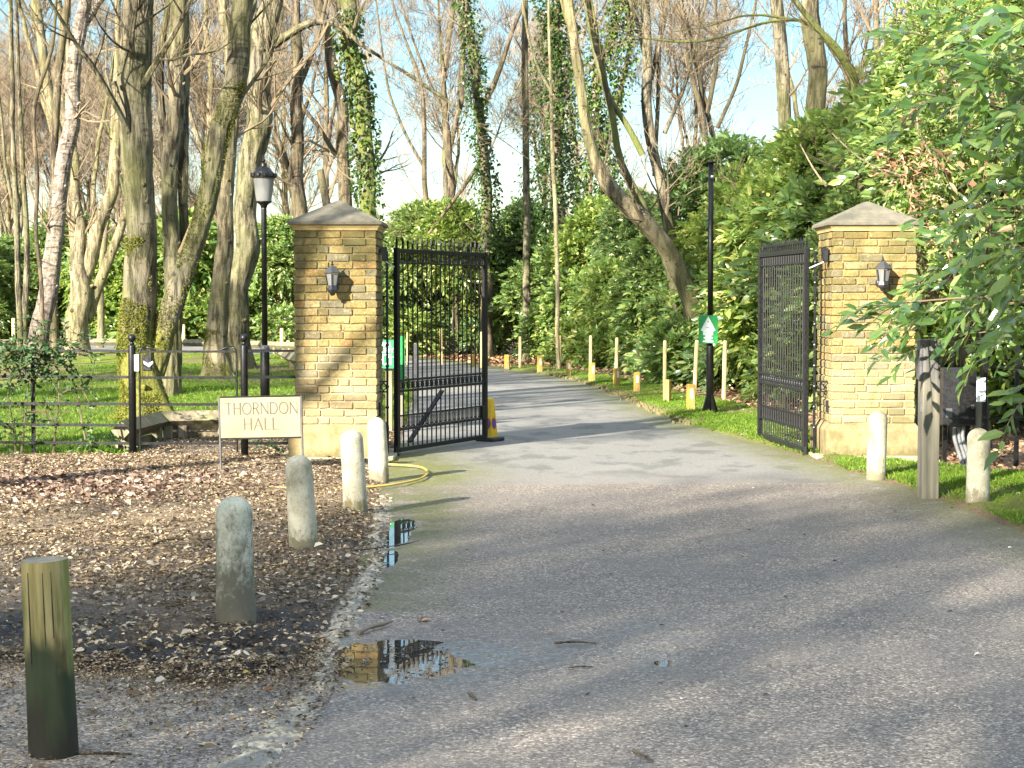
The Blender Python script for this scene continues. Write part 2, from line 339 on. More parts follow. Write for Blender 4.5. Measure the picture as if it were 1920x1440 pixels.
low = t.ma('MULTIPLY', t.mr(z, 1.3, .6), .35); c = t.mix(low, c, (.37, .30, .19))
c = t.mix(t.mr(t.noise(2.4, 5, t.pos, rough=.65), .50, .64, 0, .6), c, (.115, .11, .05))
M['brick'] = t.set(col=c, rough=.9, spec=.2, nrm=t.bump(t.ma('ADD', n, t.ma('MULTIPLY', n3, .5)), .9, .012))
t = MT('mortar'); z = t.sep(t.obj, 'Z'); n = t.noise(30, 4); c = t.mix(t.mr(t.ma('ADD', z, t.noise(2, 3)), 1.3, 1.9), t.ramp(n, [(.3, (.30, .24, .14)), (.7, (.42, .35, .22))]), t.ramp(n, [(.3, (.12, .10, .05)), (.7, (.24, .195, .10))]))
M['mortar'] = t.set(col=c, rough=.95, spec=.1, nrm=t.bump(n, .6, .005))
def stone(name, a, b, dirt, dz=None, damt=.6, sc=6):
    t = MT(name); n = t.noise(sc, 6, t.pos, rough=.7); n2 = t.noise(70, 4, t.pos, rough=.7); n3 = t.noise(3.1, 5, t.pos, st=(1, 1, .8), rough=.65); c = t.mix(t.mr(n, .35, .65), a, b); c = t.mix(t.mr(n3, .48, .68, 0, damt), c, dirt)
    c = t.mix(t.mr(n2, .54, .66, 0, .6), c, dirt)
    if dz is not None:
        z = t.ma('ADD', t.sep(t.obj, 'Z'), t.ma('MULTIPLY', t.ma('SUBTRACT', t.noise(16, 7, t.pos, st=(1, 1, .6), rough=.78), .5), dz*3.2)); c = t.mix(t.mr(z, dz, dz*.25, 0, .9), c, dirt)
    M[name] = t.set(col=c, rough=.88, spec=.25, nrm=t.bump(t.ma('ADD', n, t.ma('MULTIPLY', n2, .35)), .4, .006))
stone('plinth', (.215, .165, .08), (.275, .218, .12), (.115, .10, .045), .14, .85)
stone('capstone', (.115, .105, .08), (.17, .152, .112), (.065, .064, .05), None, .75)
stone('moulding', (.36, .275, .12), (.45, .35, .165), (.21, .165, .06))
stone('bollard', (.33, .305, .22), (.45, .425, .33), (.14, .125, .08), .17, .8, 9)
stone('bollard_dirty', (.34, .35, .26), (.47, .465, .37), (.115, .098, .068), .60, .75, 13)
stone('signstone', (.245, .205, .13), (.29, .245, .16), (.205, .17, .10), None, .5, 3)
stone('paving', (.28, .25, .17), (.38, .34, .22), (.18, .17, .07))
# metal, glass, paint
def plain(name, col, rough=.5, metal=0.0, var=.25, sc=8, spec=.5):
    t = MT(name); n = t.noise(sc, 4); n2 = t.noise(sc*6, 3); d = tuple(x*(1-var) for x in col); l = tuple(min(1, x*(1+var)) for x in col)
    M[name] = t.set(col=t.mix(t.mr(n, .3, .7), d, l), rough=t.mr(n2, .3, .7, max(.05, rough-.1), min(1, rough+.15)), metal=metal, spec=spec, nrm=t.bump(n2, .15, .002))
plain('black_iron', (.006, .006, .0065), .4, spec=.35)
plain('gate_iron', (.007, .007, .0075), .42, spec=.4)
plain('black_plastic', (.015, .015, .017), .35)
plain('grey_metal', (.10, .10, .105), .45, .3)
plain('silver', (.45, .45, .46), .35, .8)
plain('lamp_roof', (.03, .032, .036), .35, .0)
plain('white_paint', (.78, .77, .74), .55, var=.06)
plain('paper', (.72, .74, .74), .6, var=.06)
plain('green_sign', (.03, .30, .085), .35, var=.12)
plain('green_board', (.02, .20, .08), .5, var=.12)
plain('yellow_plastic', (.62, .40, .03), .5, var=.12)
plain('red_disc', (.40, .04, .03), .45, var=.1)
plain('blue_disc', (.06, .07, .30), .45, var=.1)
plain('rubber', (.03, .03, .032), .75)
plain('hose_yellow', (.50, .33, .07), .45, var=.15)
plain('letter', (.085, .076, .062), .9, var=.1)
plain('sign_white', (.80, .84, .80), .5, var=.03)
plain('cable', (.16, .165, .17), .6)
t = MT('frosted'); n = t.noise(20, 3, st=(1, 1, .2)); M['frosted'] = t.leafy(t.ramp(n, [(.3, (.20, .205, .20)), (.7, (.29, .295, .285))]), (.36, .37, .36), .4, .12, .6)
def timber(name, a, b, green, gz=None, sc=18, wet=None):
    t = MT(name); v = t.vec(t.obj, (1, 1, .07)); n = t.noise(sc, 6, v, rough=.65); n2 = t.noise(5, 4, t.vec(t.obj, (1, 1, .35))); c = t.mix(t.mr(n, .3, .7), a, b)
    c = t.mix(t.mr(n2, .42, .58, 0, .8), c, green); c = t.mix(t.mr(t.noise(9, 3, t.vec(t.obj, (1, 1, .16))), .56, .62, 0, .55 if gz else .2), c, (.50, .42, .24)); c = t.mix(t.mr(t.noise(8, 4, t.vec(t.obj, (1.3, 1.3, .12))), .58, .64, 0, .7 if gz else .3), c, (.12, .07, .025))
    if gz: 
        z = t.ma('ADD', t.sep(t.obj, 'Z'), t.ma('MULTIPLY', t.ma('SUBTRACT', t.noise(7, 4, t.vec(t.obj, (1, 1, .5))), .5), .55))
        c = t.mix(t.mr(z, gz, gz-.16, 0, .95), c, (.02, .032, .016)); c = t.mix(t.mr(z, gz-.22, gz-.36, 0, .9), c, (.028, .024, .018))
    M[name] = t.set(col=c, rough=.85, spec=.25, nrm=t.bump(n, .6, .006))
timber('post_wood', (.17, .15, .05), (.38, .31, .14), (.12, .145, .03), .44, sc=26)
timber('stake_wood', (.50, .38, .18), (.68, .54, .30), (.45, .36, .17))
timber('amber_wood', (.52, .31, .055), (.64, .42, .10), (.42, .30, .10))
timber('grey_timber', (.16, .145, .115), (.30, .27, .21), (.20, .19, .10))
timber('rail_timber', (.13, .11, .075), (.27, .225, .15), (.14, .14, .07))
t = MT('entry_wood'); v = t.vec(t.obj, (1, 1, .05)); n = t.noise(22, 6, v); z = t.sep(t.obj, 'Z'); c = t.mix(t.mr(n, .3, .7), (.10, .095, .075), (.21, .19, .14))
bl = t.ma('ADD', z, t.ma('MULTIPLY', t.ma('SUBTRACT', t.noise(6, 4, v), .5), .9)); c = t.mix(t.mr(bl, .85, 1.2, 0, .85), c, t.mix(t.mr(n, .35, .65), (.02, .021, .024), (.10, .10, .105)))
M['entry_wood'] = t.set(col=c, rough=.7, spec=.35, nrm=t.bump(n, .5, .005))

# ground surfaces
t = MT('asphalt'); y = t.sep(t.pos, 'Y'); x = t.sep(t.pos, 'X')
cell = t.nd('TexVoronoi', {'Vector': t.pos, 'Scale': 105.0}); ch = t.sep(cell.outputs['Color'], 'X'); ch2 = t.sep(cell.outputs['Color'], 'Y')
n = t.noise(1.1, 5, t.pos); n4 = t.noise(4, 4, t.pos); nf = t.noise(38, 4, t.pos, rough=.7)
chip = t.ramp(ch, [(0, (.062, .057, .055)), (.35, (.135, .122, .112)), (.7, (.225, .20, .182)), (.92, (.34, .305, .27)), (1, (.55, .51, .46))])
chip = t.mix(t.mr(nf, .35, .65, 0, .55), chip, t.mix(.5, chip, (.045, .042, .042)))
brown = t.mix(t.mr(y, 8.5, 13.5), (1.02, .98, .90), (1.07, 1.0, .90)); chip = t.mix(1.0, chip, brown, 'MULTIPLY')
vd = t.nd('TexVoronoi', {'Vector': t.nd('VectorMath', {0: t.pos, 1: t.vec(t.nd('TexNoise', {'Vector': t.pos, 'Scale': 2.2, 'Detail': 4.0}).outputs[1], (.5, .5, 0))}, operation='ADD').outputs[0], 'Scale': .42}, feature='DISTANCE_TO_EDGE').outputs[0]
chip = t.mix(t.ma('MULTIPLY', t.mr(vd, .006, .002), t.mr(t.noise(.5, 2, t.pos), .45, .55, 0, .35)), chip, (.03, .028, .026))
chip = t.mix(t.mr(t.noise(2.6, 5, t.pos, rough=.65), .54, .66, 0, .35), chip, (.09, .082, .075))
chip = t.mix(t.mr(n, .42, .62, 0, .35), chip, (.145, .13, .118))
edge = t.nd('Attribute', attribute_name='moss').outputs['Fac']; mm = t.ma('MULTIPLY', edge, t.mr(n4, .28, .50))
chip = t.mix(t.ma('MULTIPLY', mm, .95), chip, t.mix(t.mr(nf, .35, .65), (.045, .05, .02), (.15, .145, .055)))
tan = t.nd('Attribute', attribute_name='tan').outputs['Fac']; chip = t.mix(t.ma('MULTIPLY', tan, t.mr(t.noise(7, 5, t.pos, rough=.7), .35, .6)), chip, t.ramp(ch, [(0, (.10, .075, .05)), (.4, (.20, .155, .11)), (.8, (.33, .265, .195)), (1, (.58, .50, .40))]))
wet = t.nd('Attribute', attribute_name='wet').outputs['Fac']; wn = t.ma('MULTIPLY', wet, t.mr(n4, .3, .6, .35, 1.0))
chip = t.mix(t.ma('MULTIPLY', wn, .8, True), chip, t.mix(.65, chip, (.02, .02, .022)))
M['asphalt'] = t.set(col=chip, rough=t.ma('SUBTRACT', .82, t.ma('MULTIPLY', wn, .6, True)), spec=.4, nrm=t.bump(t.ma('ADD', ch2, nf), t.ma('SUBTRACT', .75, t.ma('MULTIPLY', wn, .5)), .006))
t = MT('drive'); n = t.noise(55, 4, t.pos, rough=.7); n2 = t.noise(.5, 4, t.pos); n3 = t.noise(2.2, 6, t.pos, st=(1, .55, 1), rough=.6); c = t.ramp(n, [(.25, (.095, .092, .085)), (.5, (.17, .164, .15)), (.75, (.26, .25, .228))])
c = t.mix(t.mr(n3, .51, .60, 0, .6), c, (.075, .073, .068)); c = t.mix(t.mr(n2, .5, .65, 0, .3), c, (.22, .212, .192))
c = t.mix(t.mr(t.ma('ADD', t.sep(t.pos, 'Y'), t.ma('MULTIPLY', n3, 3.0)), 18.2, 16.4, 0, .6), c, t.mix(t.mr(n, .3, .7), (.085, .076, .067), (.225, .196, .17)))
edge = t.nd('Attribute', attribute_name='moss').outputs['Fac']; n4 = t.noise(5, 4, t.pos); c = t.mix(t.ma('MULTIPLY', edge, t.mr(n4, .28, .5)), c, t.mix(t.mr(n, .35, .65), (.06, .068, .018), (.16, .16, .045)))
M['drive'] = t.set(col=c, rough=.8, spec=.4, nrm=t.bump(n, .5, .004))
t = MT('soil'); n = t.noise(14, 8, t.pos, rough=.75); n2 = t.noise(.9, 4, t.pos); n3 = t.noise(60, 5, t.pos, rough=.8); mud = t.nd('Attribute', attribute_name='mud').outputs['Fac']
c = t.ramp(n, [(.28, (.08, .062, .047)), (.5, (.20, .155, .115)), (.72, (.34, .27, .20))]); c = t.mix(t.mr(n3, .50, .60, 0, .85), c, (.42, .34, .255)); c = t.mix(t.mr(n2, .5, .65, 0, .4), c, (.22, .16, .11))
md = t.ma('MULTIPLY', mud, t.mr(n, .22, .5, .55, 1)); c = t.mix(md, c, t.ramp(n3, [(.42, (.018, .015, .013)), (.6, (.05, .042, .036)), (.72, (.24, .20, .165))]))
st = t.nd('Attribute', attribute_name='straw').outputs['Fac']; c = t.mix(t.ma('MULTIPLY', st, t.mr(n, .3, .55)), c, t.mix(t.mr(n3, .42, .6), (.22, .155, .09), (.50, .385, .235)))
M['soil'] = t.set(col=c, rough=t.ma('SUBTRACT', .92, t.ma('MULTIPLY', md, .35)), spec=.3, nrm=t.bump(t.ma('ADD', n, t.ma('MULTIPLY', n3, .8)), 1.0, .05))
t = MT('gutter'); ce = t.nd('TexVoronoi', {'Vector': t.vec(t.pos, (1, .55, 1)), 'Scale': 48.0}); cx = t.sep(ce.outputs['Color'], 'X'); n = t.noise(6, 5, t.pos); n3 = t.noise(50, 3, t.pos)
c = t.ramp(cx, [(0, (.16, .135, .10)), (.4, (.29, .25, .175)), (.8, (.42, .36, .25)), (1, (.56, .50, .38))]); c = t.mix(t.mr(n, .46, .60, 0, .75), c, (.055, .045, .036)); c = t.mix(t.mr(n3, .52, .66, 0, .6), c, (.08, .065, .05))
M['gutter'] = t.set(col=c, rough=t.mr(n, .42, .62, .8, .22), spec=.5, nrm=t.bump(t.ma('ADD', cx, n3), .7, .008))
t = MT('lawn'); n = t.noise(3.2, 6, t.pos); n2 = t.noise(.45, 4, t.pos); n3 = t.noise(40, 4, t.pos, rough=.7); brn = t.nd('Attribute', attribute_name='bare').outputs['Fac']
c = t.ramp(n, [(.3, (.07, .105, .018)), (.5, (.14, .19, .026)), (.72, (.23, .27, .045))]); c = t.mix(t.mr(n3, .45, .7, 0, .5), c, (.07, .10, .015)); c = t.mix(t.mr(n2, .48, .60, 0, .7), c, (.17, .14, .065))
c = t.mix(t.ma('MULTIPLY', brn, t.mr(n, .3, .55)), c, t.ramp(n3, [(.35, (.09, .065, .045)), (.7, (.24, .17, .11))]))
M['lawn'] = t.set(col=c, rough=.95, spec=.1, nrm=t.bump(t.ma('ADD', n, n3), .9, .03))
t = MT('forest_floor'); n = t.noise(1.2, 6, t.pos, rough=.7); n3 = t.noise(14, 5, t.pos, rough=.75); c = t.ramp(n3, [(.3, (.09, .055, .035)), (.5, (.23, .145, .09)), (.7, (.42, .29, .19))]); c = t.mix(t.mr(n, .5, .65, 0, .4), c, (.12, .13, .04))
M['forest_floor'] = t.set(col=c, rough=.95, spec=.1, nrm=t.bump(n3, 1, .04))
t = MT('water'); n = t.noise(9, 2, t.pos); M['water'] = t.set(col=(.035, .033, .03), rough=.015, spec=1.0, ior=2.2, nrm=t.bump(n, .02, .004))
# ------------------------------------------------------------------ ground, drive, soil, verge
rng = np.random.default_rng(11)
def GP(lst): return np.array([G(*p)[:2] for p in lst])
R_EDGE = GP([(2300, 1110), (2100, 1062), (1930, 1000), (1850, 967), (1765, 935), (1690, 908), (1600, 886), (1520, 860), (1440, 836), (1350, 811), (1290, 796), (1230, 772), (1160, 739), (1080, 713), (1000, 698), (945, 692), (905, 686), (800, 672), (700, 662), (550, 650), (300, 644), (0, 641), (-500, 637)])
L_EDGE = GP([(742, 860), (752, 830), (770, 762), (780, 722), (745, 694), (700, 682), (560, 667), (300, 662), (0, 658), (-500, 655)])
def xr(y): return np.interp(y, R_EDGE[:, 1], R_EDGE[:, 0])
def xl(y): return np.interp(y, L_EDGE[:, 1], L_EDGE[:, 0])
SOIL = GP([(-500, 1215), (0, 1236), (140, 1268), (400, 1290), (560, 1270), (602, 1205), (640, 1137), (690, 1052), (703, 965), (715, 920), (728, 880), (738, 866), (745, 845), (745, 800), (560, 785), (300, 803), (262, 856), (0, 856), (-500, 856)])
LAWN = GP([(-600, 860), (258, 860), (296, 812), (330, 800), (560, 786), (735, 790), (768, 760), (778, 724), (742, 695), (697, 683), (558, 668), (300, 663), (0, 659), (-600, 655.5)])
VERGE = GP([(2300, 1130), (2100, 1066), (1930, 1003), (1850, 970), (1765, 938), (1690, 911), (1600, 889), (1520, 862), (1440, 838), (1350, 813), (1290, 797), (1230, 774), (1160, 741), (1080, 714), (1000, 699), (945, 693), (960, 686), (1000, 688), (1100, 698), (1200, 716), (1290, 738), (1360, 752), (1440, 775), (1530, 806), (1600, 858), (1715, 872), (1880, 888), (2300, 905)])
GUTTER = GP([(390, 1445), (470, 1375), (560, 1290), (596, 1215), (635, 1140), (682, 1060), (694, 985), (705, 930), (730, 925), (728, 985), (722, 1060), (688, 1140), (655, 1200), (640, 1260), (600, 1340), (520, 1445), (440, 1560), (280, 1560)])
PUD = [(735, 1236, 0.24, 0.36), (675, 1228, .16, .24), (788, 1238, .11, .28), (655, 1240, .08, .08), (738, 1010, .08, .55), (752, 985, .07, .35), (1248, 1240, .04, .06), (730, 1045, .06, .35)]
def attr(o, name, fn):
    me = o.data; v = np.empty(len(me.vertices)*3, np.float32); me.vertices.foreach_get('co', v); v = v.reshape(-1, 3)
    a = me.attributes.new(name, 'FLOAT', 'POINT'); a.data.foreach_set('value', np.clip(fn(v[:, 0], v[:, 1]), 0, 1).astype(np.float32))
def puddle_dip(X, Y):
    d = np.zeros_like(X)
    for px, py, rx, ry in PUD:
        c = G(px, py); q = ((X-c[0])/rx)**2+((Y-c[1])/ry)**2; d = np.maximum(d, np.exp(-q*.9))
    return d
def axis(parts):
    o = []
    for a, b, s in parts: o.append(np.arange(a, b-1e-6, s))
    return np.concatenate(o+[[parts[-1][1]]])

base = sheet('ground', axis([(-260, -60, 20), (-60, 60, 4), (60, 260, 20)]), axis([(-60, 0, 6), (0, 100, 4), (100, 900, 40)]), lambda X, Y: -.07+0*X+np.where(Y > 66, (Y-66)*.0, 0), M['forest_floor'])

def z_road(X, Y):
    f = np.clip((14.3-Y)/2, 0, 1); z = (fbm(X, Y, 1.3, 3)-.5)*.020*f + (fbm(X, Y, 9, 3, 5)-.5)*.008*f
    return z - puddle_dip(X, Y)*.030*np.clip(.1+fbm(X, Y, 9, 4, 9)*1.8, 0, 1.6) - .002*(1-f)
road = sheet('road', axis([(-9, -1.6, .15), (-1.6, .9, .0125), (.9, 9, .12)]), axis([(3.0, 7.0, .1), (7.0, 9.4, .0125), (9.4, 12.2, .05), (12.2, 16, .1)]), z_road, M['asphalt'])
def edge_d(X, Y): return np.minimum(X-np.interp(Y, SOIL[4:12, 1], SOIL[4:12, 0]), np.interp(Y, R_EDGE[:, 1], R_EDGE[:, 0])-X)
def blob(X, Y, px, py, rx, ry):
    c = G(px, py); return np.exp(-((X-c[0])/rx)**2-((Y-c[1])/ry)**2)
attr(road, 'moss', lambda X, Y: np.where(Y < 9.0, .0, np.clip(1-edge_d(X, Y)/.75, 0, 1))*.95 + .7*blob(X, Y, 800, 960, .35, 1.6))
attr(road, 'tan', lambda X, Y: np.clip((7.7-Y)/.5, 0, 1)*np.clip((-.85-.45*(7.4-Y)-X)/.5+.55, 0, 1)+.8*blob(X, Y, 620, 1230, .12, .8))
attr(road, 'wet', lambda X, Y: puddle_dip(X, Y)*1.5 + .8*blob(X, Y, 830, 1240, .7, .55) + .75*blob(X, Y, 1240, 1185, .22, .42) + .7*blob(X, Y, 1245, 1245, .12, .2) + .5*blob(X, Y, 1050, 1215, .45, .3)+.5*blob(X, Y, 620, 1300, .5, .6)+.4*blob(X, Y, 250, 1290, .8, .25))
mb = MB()
for px, py, rx, ry in PUD:
    c = G(px, py); n = 40; a = np.arange(n)*2*pi/n
    mb.add(np.stack((c[0]+np.cos(a)*rx*1.9, c[1]+np.sin(a)*ry*1.9, np.full(n, -.0075-.0002*len(mb.V))), 1), None, None, [tuple(range(n))])
tag(mb.build('puddle_water', M['water']), None, None, None, 'structure')

# driveway: grey apron and the bend to the left
ys = axis([(14.95, 30, .25), (30, 66.5, .5)]); nx = 26; V = []
for y in ys:
    a, b = xl(y)-.0, xr(y)+.25
    if y < 18.2: a = np.interp(y, [14.9, 16, 17.6, 18.2], [-1.05, -1.12, -1.25, xl(18.2)])
    for k in range(nx):
        x = a+(b-a)*k/(nx-1); V.append((x, y + .35*(k/(nx-1))*min(1, max(0, 1-(y-15)/3)) + (.03*rng.normal() if y < 15 else 0), -.012 if y < 15 else .004))
mb = MB(); mb.add(V, grid_quads(len(ys), nx)); drv = mb.build('driveway', M['drive'], None, True); drv['kind'] = 'structure'
attr(drv, 'moss', lambda X, Y: np.clip(1-np.minimum(np.where(Y < 19.5, X-xl(Y)+.05, 9), xr(Y)-X+.1)/.85, 0, 1)*1.1 + .8*blob(X, Y, 830, 890, .5, 1.2))

def z_soil(X, Y):
    d = sdist(X, Y, SOIL); r = np.clip(d/.22+.25, -1.2, 1)
    return -.012+.038*r + (fbm(X, Y, 5, 5)-.5)*(.065+.06*np.clip((9.6-Y)/1.2, 0, 1))*np.clip(r, 0, 1)+(fbm(X, Y, 1.1, 2, 3)-.4)*.05*np.clip(r, 0, 1)
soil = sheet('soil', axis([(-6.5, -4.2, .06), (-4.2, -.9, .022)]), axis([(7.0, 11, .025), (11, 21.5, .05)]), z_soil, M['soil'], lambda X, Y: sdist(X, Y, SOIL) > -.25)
attr(soil, 'mud', lambda X, Y: 1.5*blob(X, Y, 330, 1240, .75, .42)+1.2*blob(X, Y, 520, 1190, .3, .8)+1.0*blob(X, Y, 60, 1190, .5, .35)+.9*blob(X, Y, 590, 1080, .18, .6)+.6*blob(X, Y, 600, 1010, .3, .5)+.5*blob(X, Y, 130, 1050, .5, .3))
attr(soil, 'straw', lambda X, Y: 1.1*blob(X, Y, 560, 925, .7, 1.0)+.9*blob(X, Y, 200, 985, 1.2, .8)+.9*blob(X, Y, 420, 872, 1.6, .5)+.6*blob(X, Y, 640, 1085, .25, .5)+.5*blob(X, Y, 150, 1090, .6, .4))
gut = sheet('gutter', axis([(-1.7, -.5, .02)]), axis([(5.0, 15.2, .03)]), lambda X, Y: -.006+.022*np.clip(sdist(X, Y, GUTTER)/.12+.2, -.5, .8)+(fbm(X, Y, 10, 4)-.5)*.030-puddle_dip(X, Y)*.022, M['gutter'], lambda X, Y: sdist(X, Y, GUTTER) > -.1)
def z_lawn(X, Y):
    d = sdist(X, Y, LAWN); r = np.clip(d/.3+.3, -1, 1)
    return -.02+.045*r + (fbm(X, Y, 1.2, 4)-.5)*.10*np.clip(r, 0, 1)+(fbm(X, Y, .25, 2, 3)-.45)*.35*np.clip(d/2, 0, 1)
lawn = sheet('lawn', axis([(-26, -9, .5), (-9, -1, .08)]), axis([(17, 32, .1), (32, 56, .3)]), z_lawn, M['lawn'], lambda X, Y: sdist(X, Y, LAWN) > -.4)
attr(lawn, 'bare', lambda X, Y: .9*blob(X, Y, 140, 735, 1.0, 1.5)+.8*blob(X, Y, 60, 705, .8, 2)+.8*blob(X, Y, 265, 790, .7, .8)+.7*blob(X, Y, 400, 712, .9, 1.5)+np.clip((fbm(X, Y, .35, 3, 8)-.52)*6, 0, .9)*(Y > 22))
def z_verge(X, Y):
    d = sdist(X, Y, VERGE); r = np.clip(d/.2+.2, -1, 1)
    return -.012+.05*r+(fbm(X, Y, 4, 4)-.5)*.07*np.clip(r, 0, 1)
verge = sheet('verge', axis([(-1, 7.5, .045)]), axis([(9.5, 22, .05), (22, 43, .15)]), z_verge, M['lawn'], lambda X, Y: sdist(X, Y, VERGE) > -.3)
attr(verge, 'bare', lambda X, Y: .9*np.clip(1-sdist(X, Y, VERGE)/.25, 0, 1)*(Y < 19)+.6*np.clip((fbm(X, Y, 1.5, 3, 8)-.48)*6, 0, 1)*(Y < 17)+.35*np.clip(1-sdist(X, Y, VERGE)/.4, 0, 1))
def hlawn(X, Y, which): return {'lawn': z_lawn, 'verge': z_verge, 'soil': z_soil}[which](X, Y)

def scatter(poly, n, mind=.02, dens=None):
    lo, hi = poly.min(0), poly.max(0); o = []
    while sum(map(len, o)) < n:
        X, Y = rng.uniform(lo[0], hi[0], n*3), rng.uniform(lo[1], hi[1], n*3); k = sdist(X, Y, poly) > mind
        if dens is not None: k &= rng.random(len(X)) < dens(X, Y)
        o.append(np.stack((X[k], Y[k]), 1))
        if len(o) > 60: break
    return np.concatenate(o)[:n]
def blades(name, poly, n, zf, h, dens=None):
    p = scatter(poly, n, .05, dens); k = len(p); z = zf(p[:, 0], p[:, 1]); a = rng.uniform(0, 2*pi, k)
    d = unit(np.stack((np.cos(a)*.6, np.sin(a)*.6, np.full(k, .8)), 1)+rng.normal(size=(k, 3))*.25); mb = MB()
    leaf_mesh(mb, np.stack((p[:, 0], p[:, 1], z-.005), 1), d, rng.normal(size=(k, 3)), h*rng.uniform(.5, 1.4, k), .007+0*a)
    tag(mb.build(name, M['grass_blade']), None, None, None, 'stuff')
blades('lawn_grass', LAWN, 90000, z_lawn, .055, lambda X, Y: np.clip(1.25-(Y-17)/26, .12, 1)*(X > -9)*np.clip(fbm(X, Y, .5, 2)*2.2-.35, .05, 1))
blades('verge_grass', VERGE, 50000, z_verge, .045, lambda X, Y: np.clip(1.2-(Y-12)/26, .2, 1)*np.clip(fbm(X, Y, 1.2, 3, 4)*3-1.0, .03, 1))
def litter(name, p, zf, mat, lo, hi, tilt=.35, kind='stuff'):
    k = len(p); a = rng.uniform(0, 2*pi, k); d = unit(np.stack((np.cos(a), np.sin(a), rng.normal(size=k)*tilt*.6), 1)); nr = unit(np.stack((rng.normal(size=k)*tilt, rng.normal(size=k)*tilt, np.ones(k)), 1))
    z = zf(p[:, 0], p[:, 1])+rng.uniform(.003, .014, k); L = rng.uniform(lo, hi, k); mb = MB()
    leaf_mesh(mb, np.stack((p[:, 0], p[:, 1], z), 1), d, nr, L, L*rng.uniform(.45, .75, k), True, .12, rng.uniform(-.5, 1.2, k))
    return tag(mb.build(name, mat), None, None, None, kind)
litter('leaf_litter', scatter(SOIL, 100000, .02, lambda X, Y: (X > -5.5)*np.clip(.35+2*(fbm(X, Y, 1.2, 3)-.35)+.2*(Y > 12), .12, 1)*np.where(Y < 9, .5, 1)), z_soil, M['tan_leaf'], .009, .04)
c0 = G(150, 915)
litter('red_leaf_litter', scatter(SOIL, 4200, .02, lambda X, Y: np.exp(-((X-c0[0])/.95)**2-((Y-c0[1])/1.1)**2)), z_soil, M['red_leaf'], .04, .08, .5)
litter('pale_leaf_litter', scatter(SOIL, 620, .0, lambda X, Y: (Y < 11)*1.), z_soil, M['pale_leaf'], .025, .065, .5)
FAR_R = np.array([(xr(y)+1.3, y) for y in (42, 38, 34, 30, 26, 23, 21)]+[(4.0, 18.0), (4.4, 14.5), (7.5, 14.0), (8, 24), (7, 34), (4, 44)])
litter('hedge_leaf_litter', scatter(FAR_R, 9000, .02), lambda X, Y: -.03+0*X, M['red_leaf'], .05, .11, .6)
litter('verge_leaf_litter', scatter(VERGE, 500, .02), z_verge, M['tan_leaf'], .03, .06, .5)
# far verge beyond the bend, brown leaf strip
FV = np.array([(xr(y)+.3, y) for y in np.linspace(41, 66, 12)]+[(-20, 72), (2, 50), (1.5, 42)])
litter('far_leaf_litter', scatter(FV, 4000, .02), lambda X, Y: -.03+0*X, M['dead_leaf'], .08, .15, .6)
# debris on the road: single leaves and twigs one can pick out
def zr(x, y): return float(z_road(np.array([x]), np.array([y]))[0])
p = np.stack((rng.uniform(-1.2, 3.5, 260), rng.uniform(6.2, 15, 260)), 1); litter('road_debris', p[rng.random(260) < .75], z_road, M['tan_leaf'], .012, .035, .3)
p = scatter(GUTTER, 800, .0, lambda X, Y: (Y > 6.5)*1.); litter('gutter_debris', p, lambda X, Y: -.0+0*X, M['tan_leaf'], .012, .04, .4)
ED = GP([(-200, 1200), (140, 1240), (400, 1262), (540, 1250), (600, 1190), (650, 1225), (640, 1300), (560, 1420), (430, 1500), (-200, 1500)])
litter('edge_debris', scatter(ED, 13000, .0, lambda X, Y: np.exp(-np.maximum(-sdist(X, Y, SOIL), 0)/.22)*.9+.10), lambda X, Y: np.maximum(z_road(X, Y), z_soil(X, Y)*(sdist(X, Y, SOIL) > -.25)-.05*(sdist(X, Y, SOIL) <= -.25)), M['tan_leaf'], .006, .022, .4)
litter('edge_leaves', scatter(ED, 60, .0), z_road, M['pale_leaf'], .02, .06, .4)
rim = []
for px, py, rx, ry in PUD[:4]:
    c = G(px, py); a = rng.uniform(0, 2*pi, 60); k = rng.normal(1.0, .16, 60); rim.append(np.stack((c[0]+rx*1.05*k*np.cos(a), c[1]+ry*1.05*k*np.sin(a)), 1))
rim = np.concatenate(rim); litter('puddle_debris', rim, lambda X, Y: np.maximum(z_road(X, Y), -.0078), M['tan_leaf'], .008, .028, .25)
def one_leaf(name, label, px, py, L, mat, rz, tilt=.25, zz=None):
    g = G(px, py); z = zr(g[0], g[1]) if zz is None else zz; mb = MB()
    for k, (aa, s) in enumerate([(0, 1), (.75, .72), (-.75, .72)] if 'lobed' in label else [(0, 1)]):
        leaf_mesh(mb, np.array([[0, 0, .006+.001*k]]), np.array([[cos(rz+aa), sin(rz+aa), tilt*.5]]), np.array([[tilt, -.2, 1.]]), L*s, L*.5*s, True, .15, .6)
    tag(mb.build(name, mat, None, False, (g[0], g[1], z)), label, name.split('_')[-1], None, 'thing')
one_leaf('fallen_leaf', 'pale yellow lobed leaf lying on the asphalt just beyond the big puddle', 790, 1167, .075, M['dead_leaf'], 1.2)
one_leaf('fallen_leaf', 'pale curled leaf on the grey gutter edge left of the big puddle', 492, 1303, .06, M['dead_leaf'], .4, .4, .01)
one_leaf('fallen_leaf', 'large pale leaf on bare ground right of the mossy timber post', 232, 1310, .085, M['dead_leaf'], .3, .35)
one_leaf('fallen_leaf', 'small white leaf on the asphalt near the right mossy verge', 1890, 1029, .03, M['white_paint'], .3, .35)
gq = G(455, 1273); one_leaf('petal', 'tiny bright yellow petal on the dark mud below the dirty bollard', 455, 1273, .03, M['hose_yellow'], .6, .8, float(z_soil(gq[:1], gq[1:2])[0])+.005)
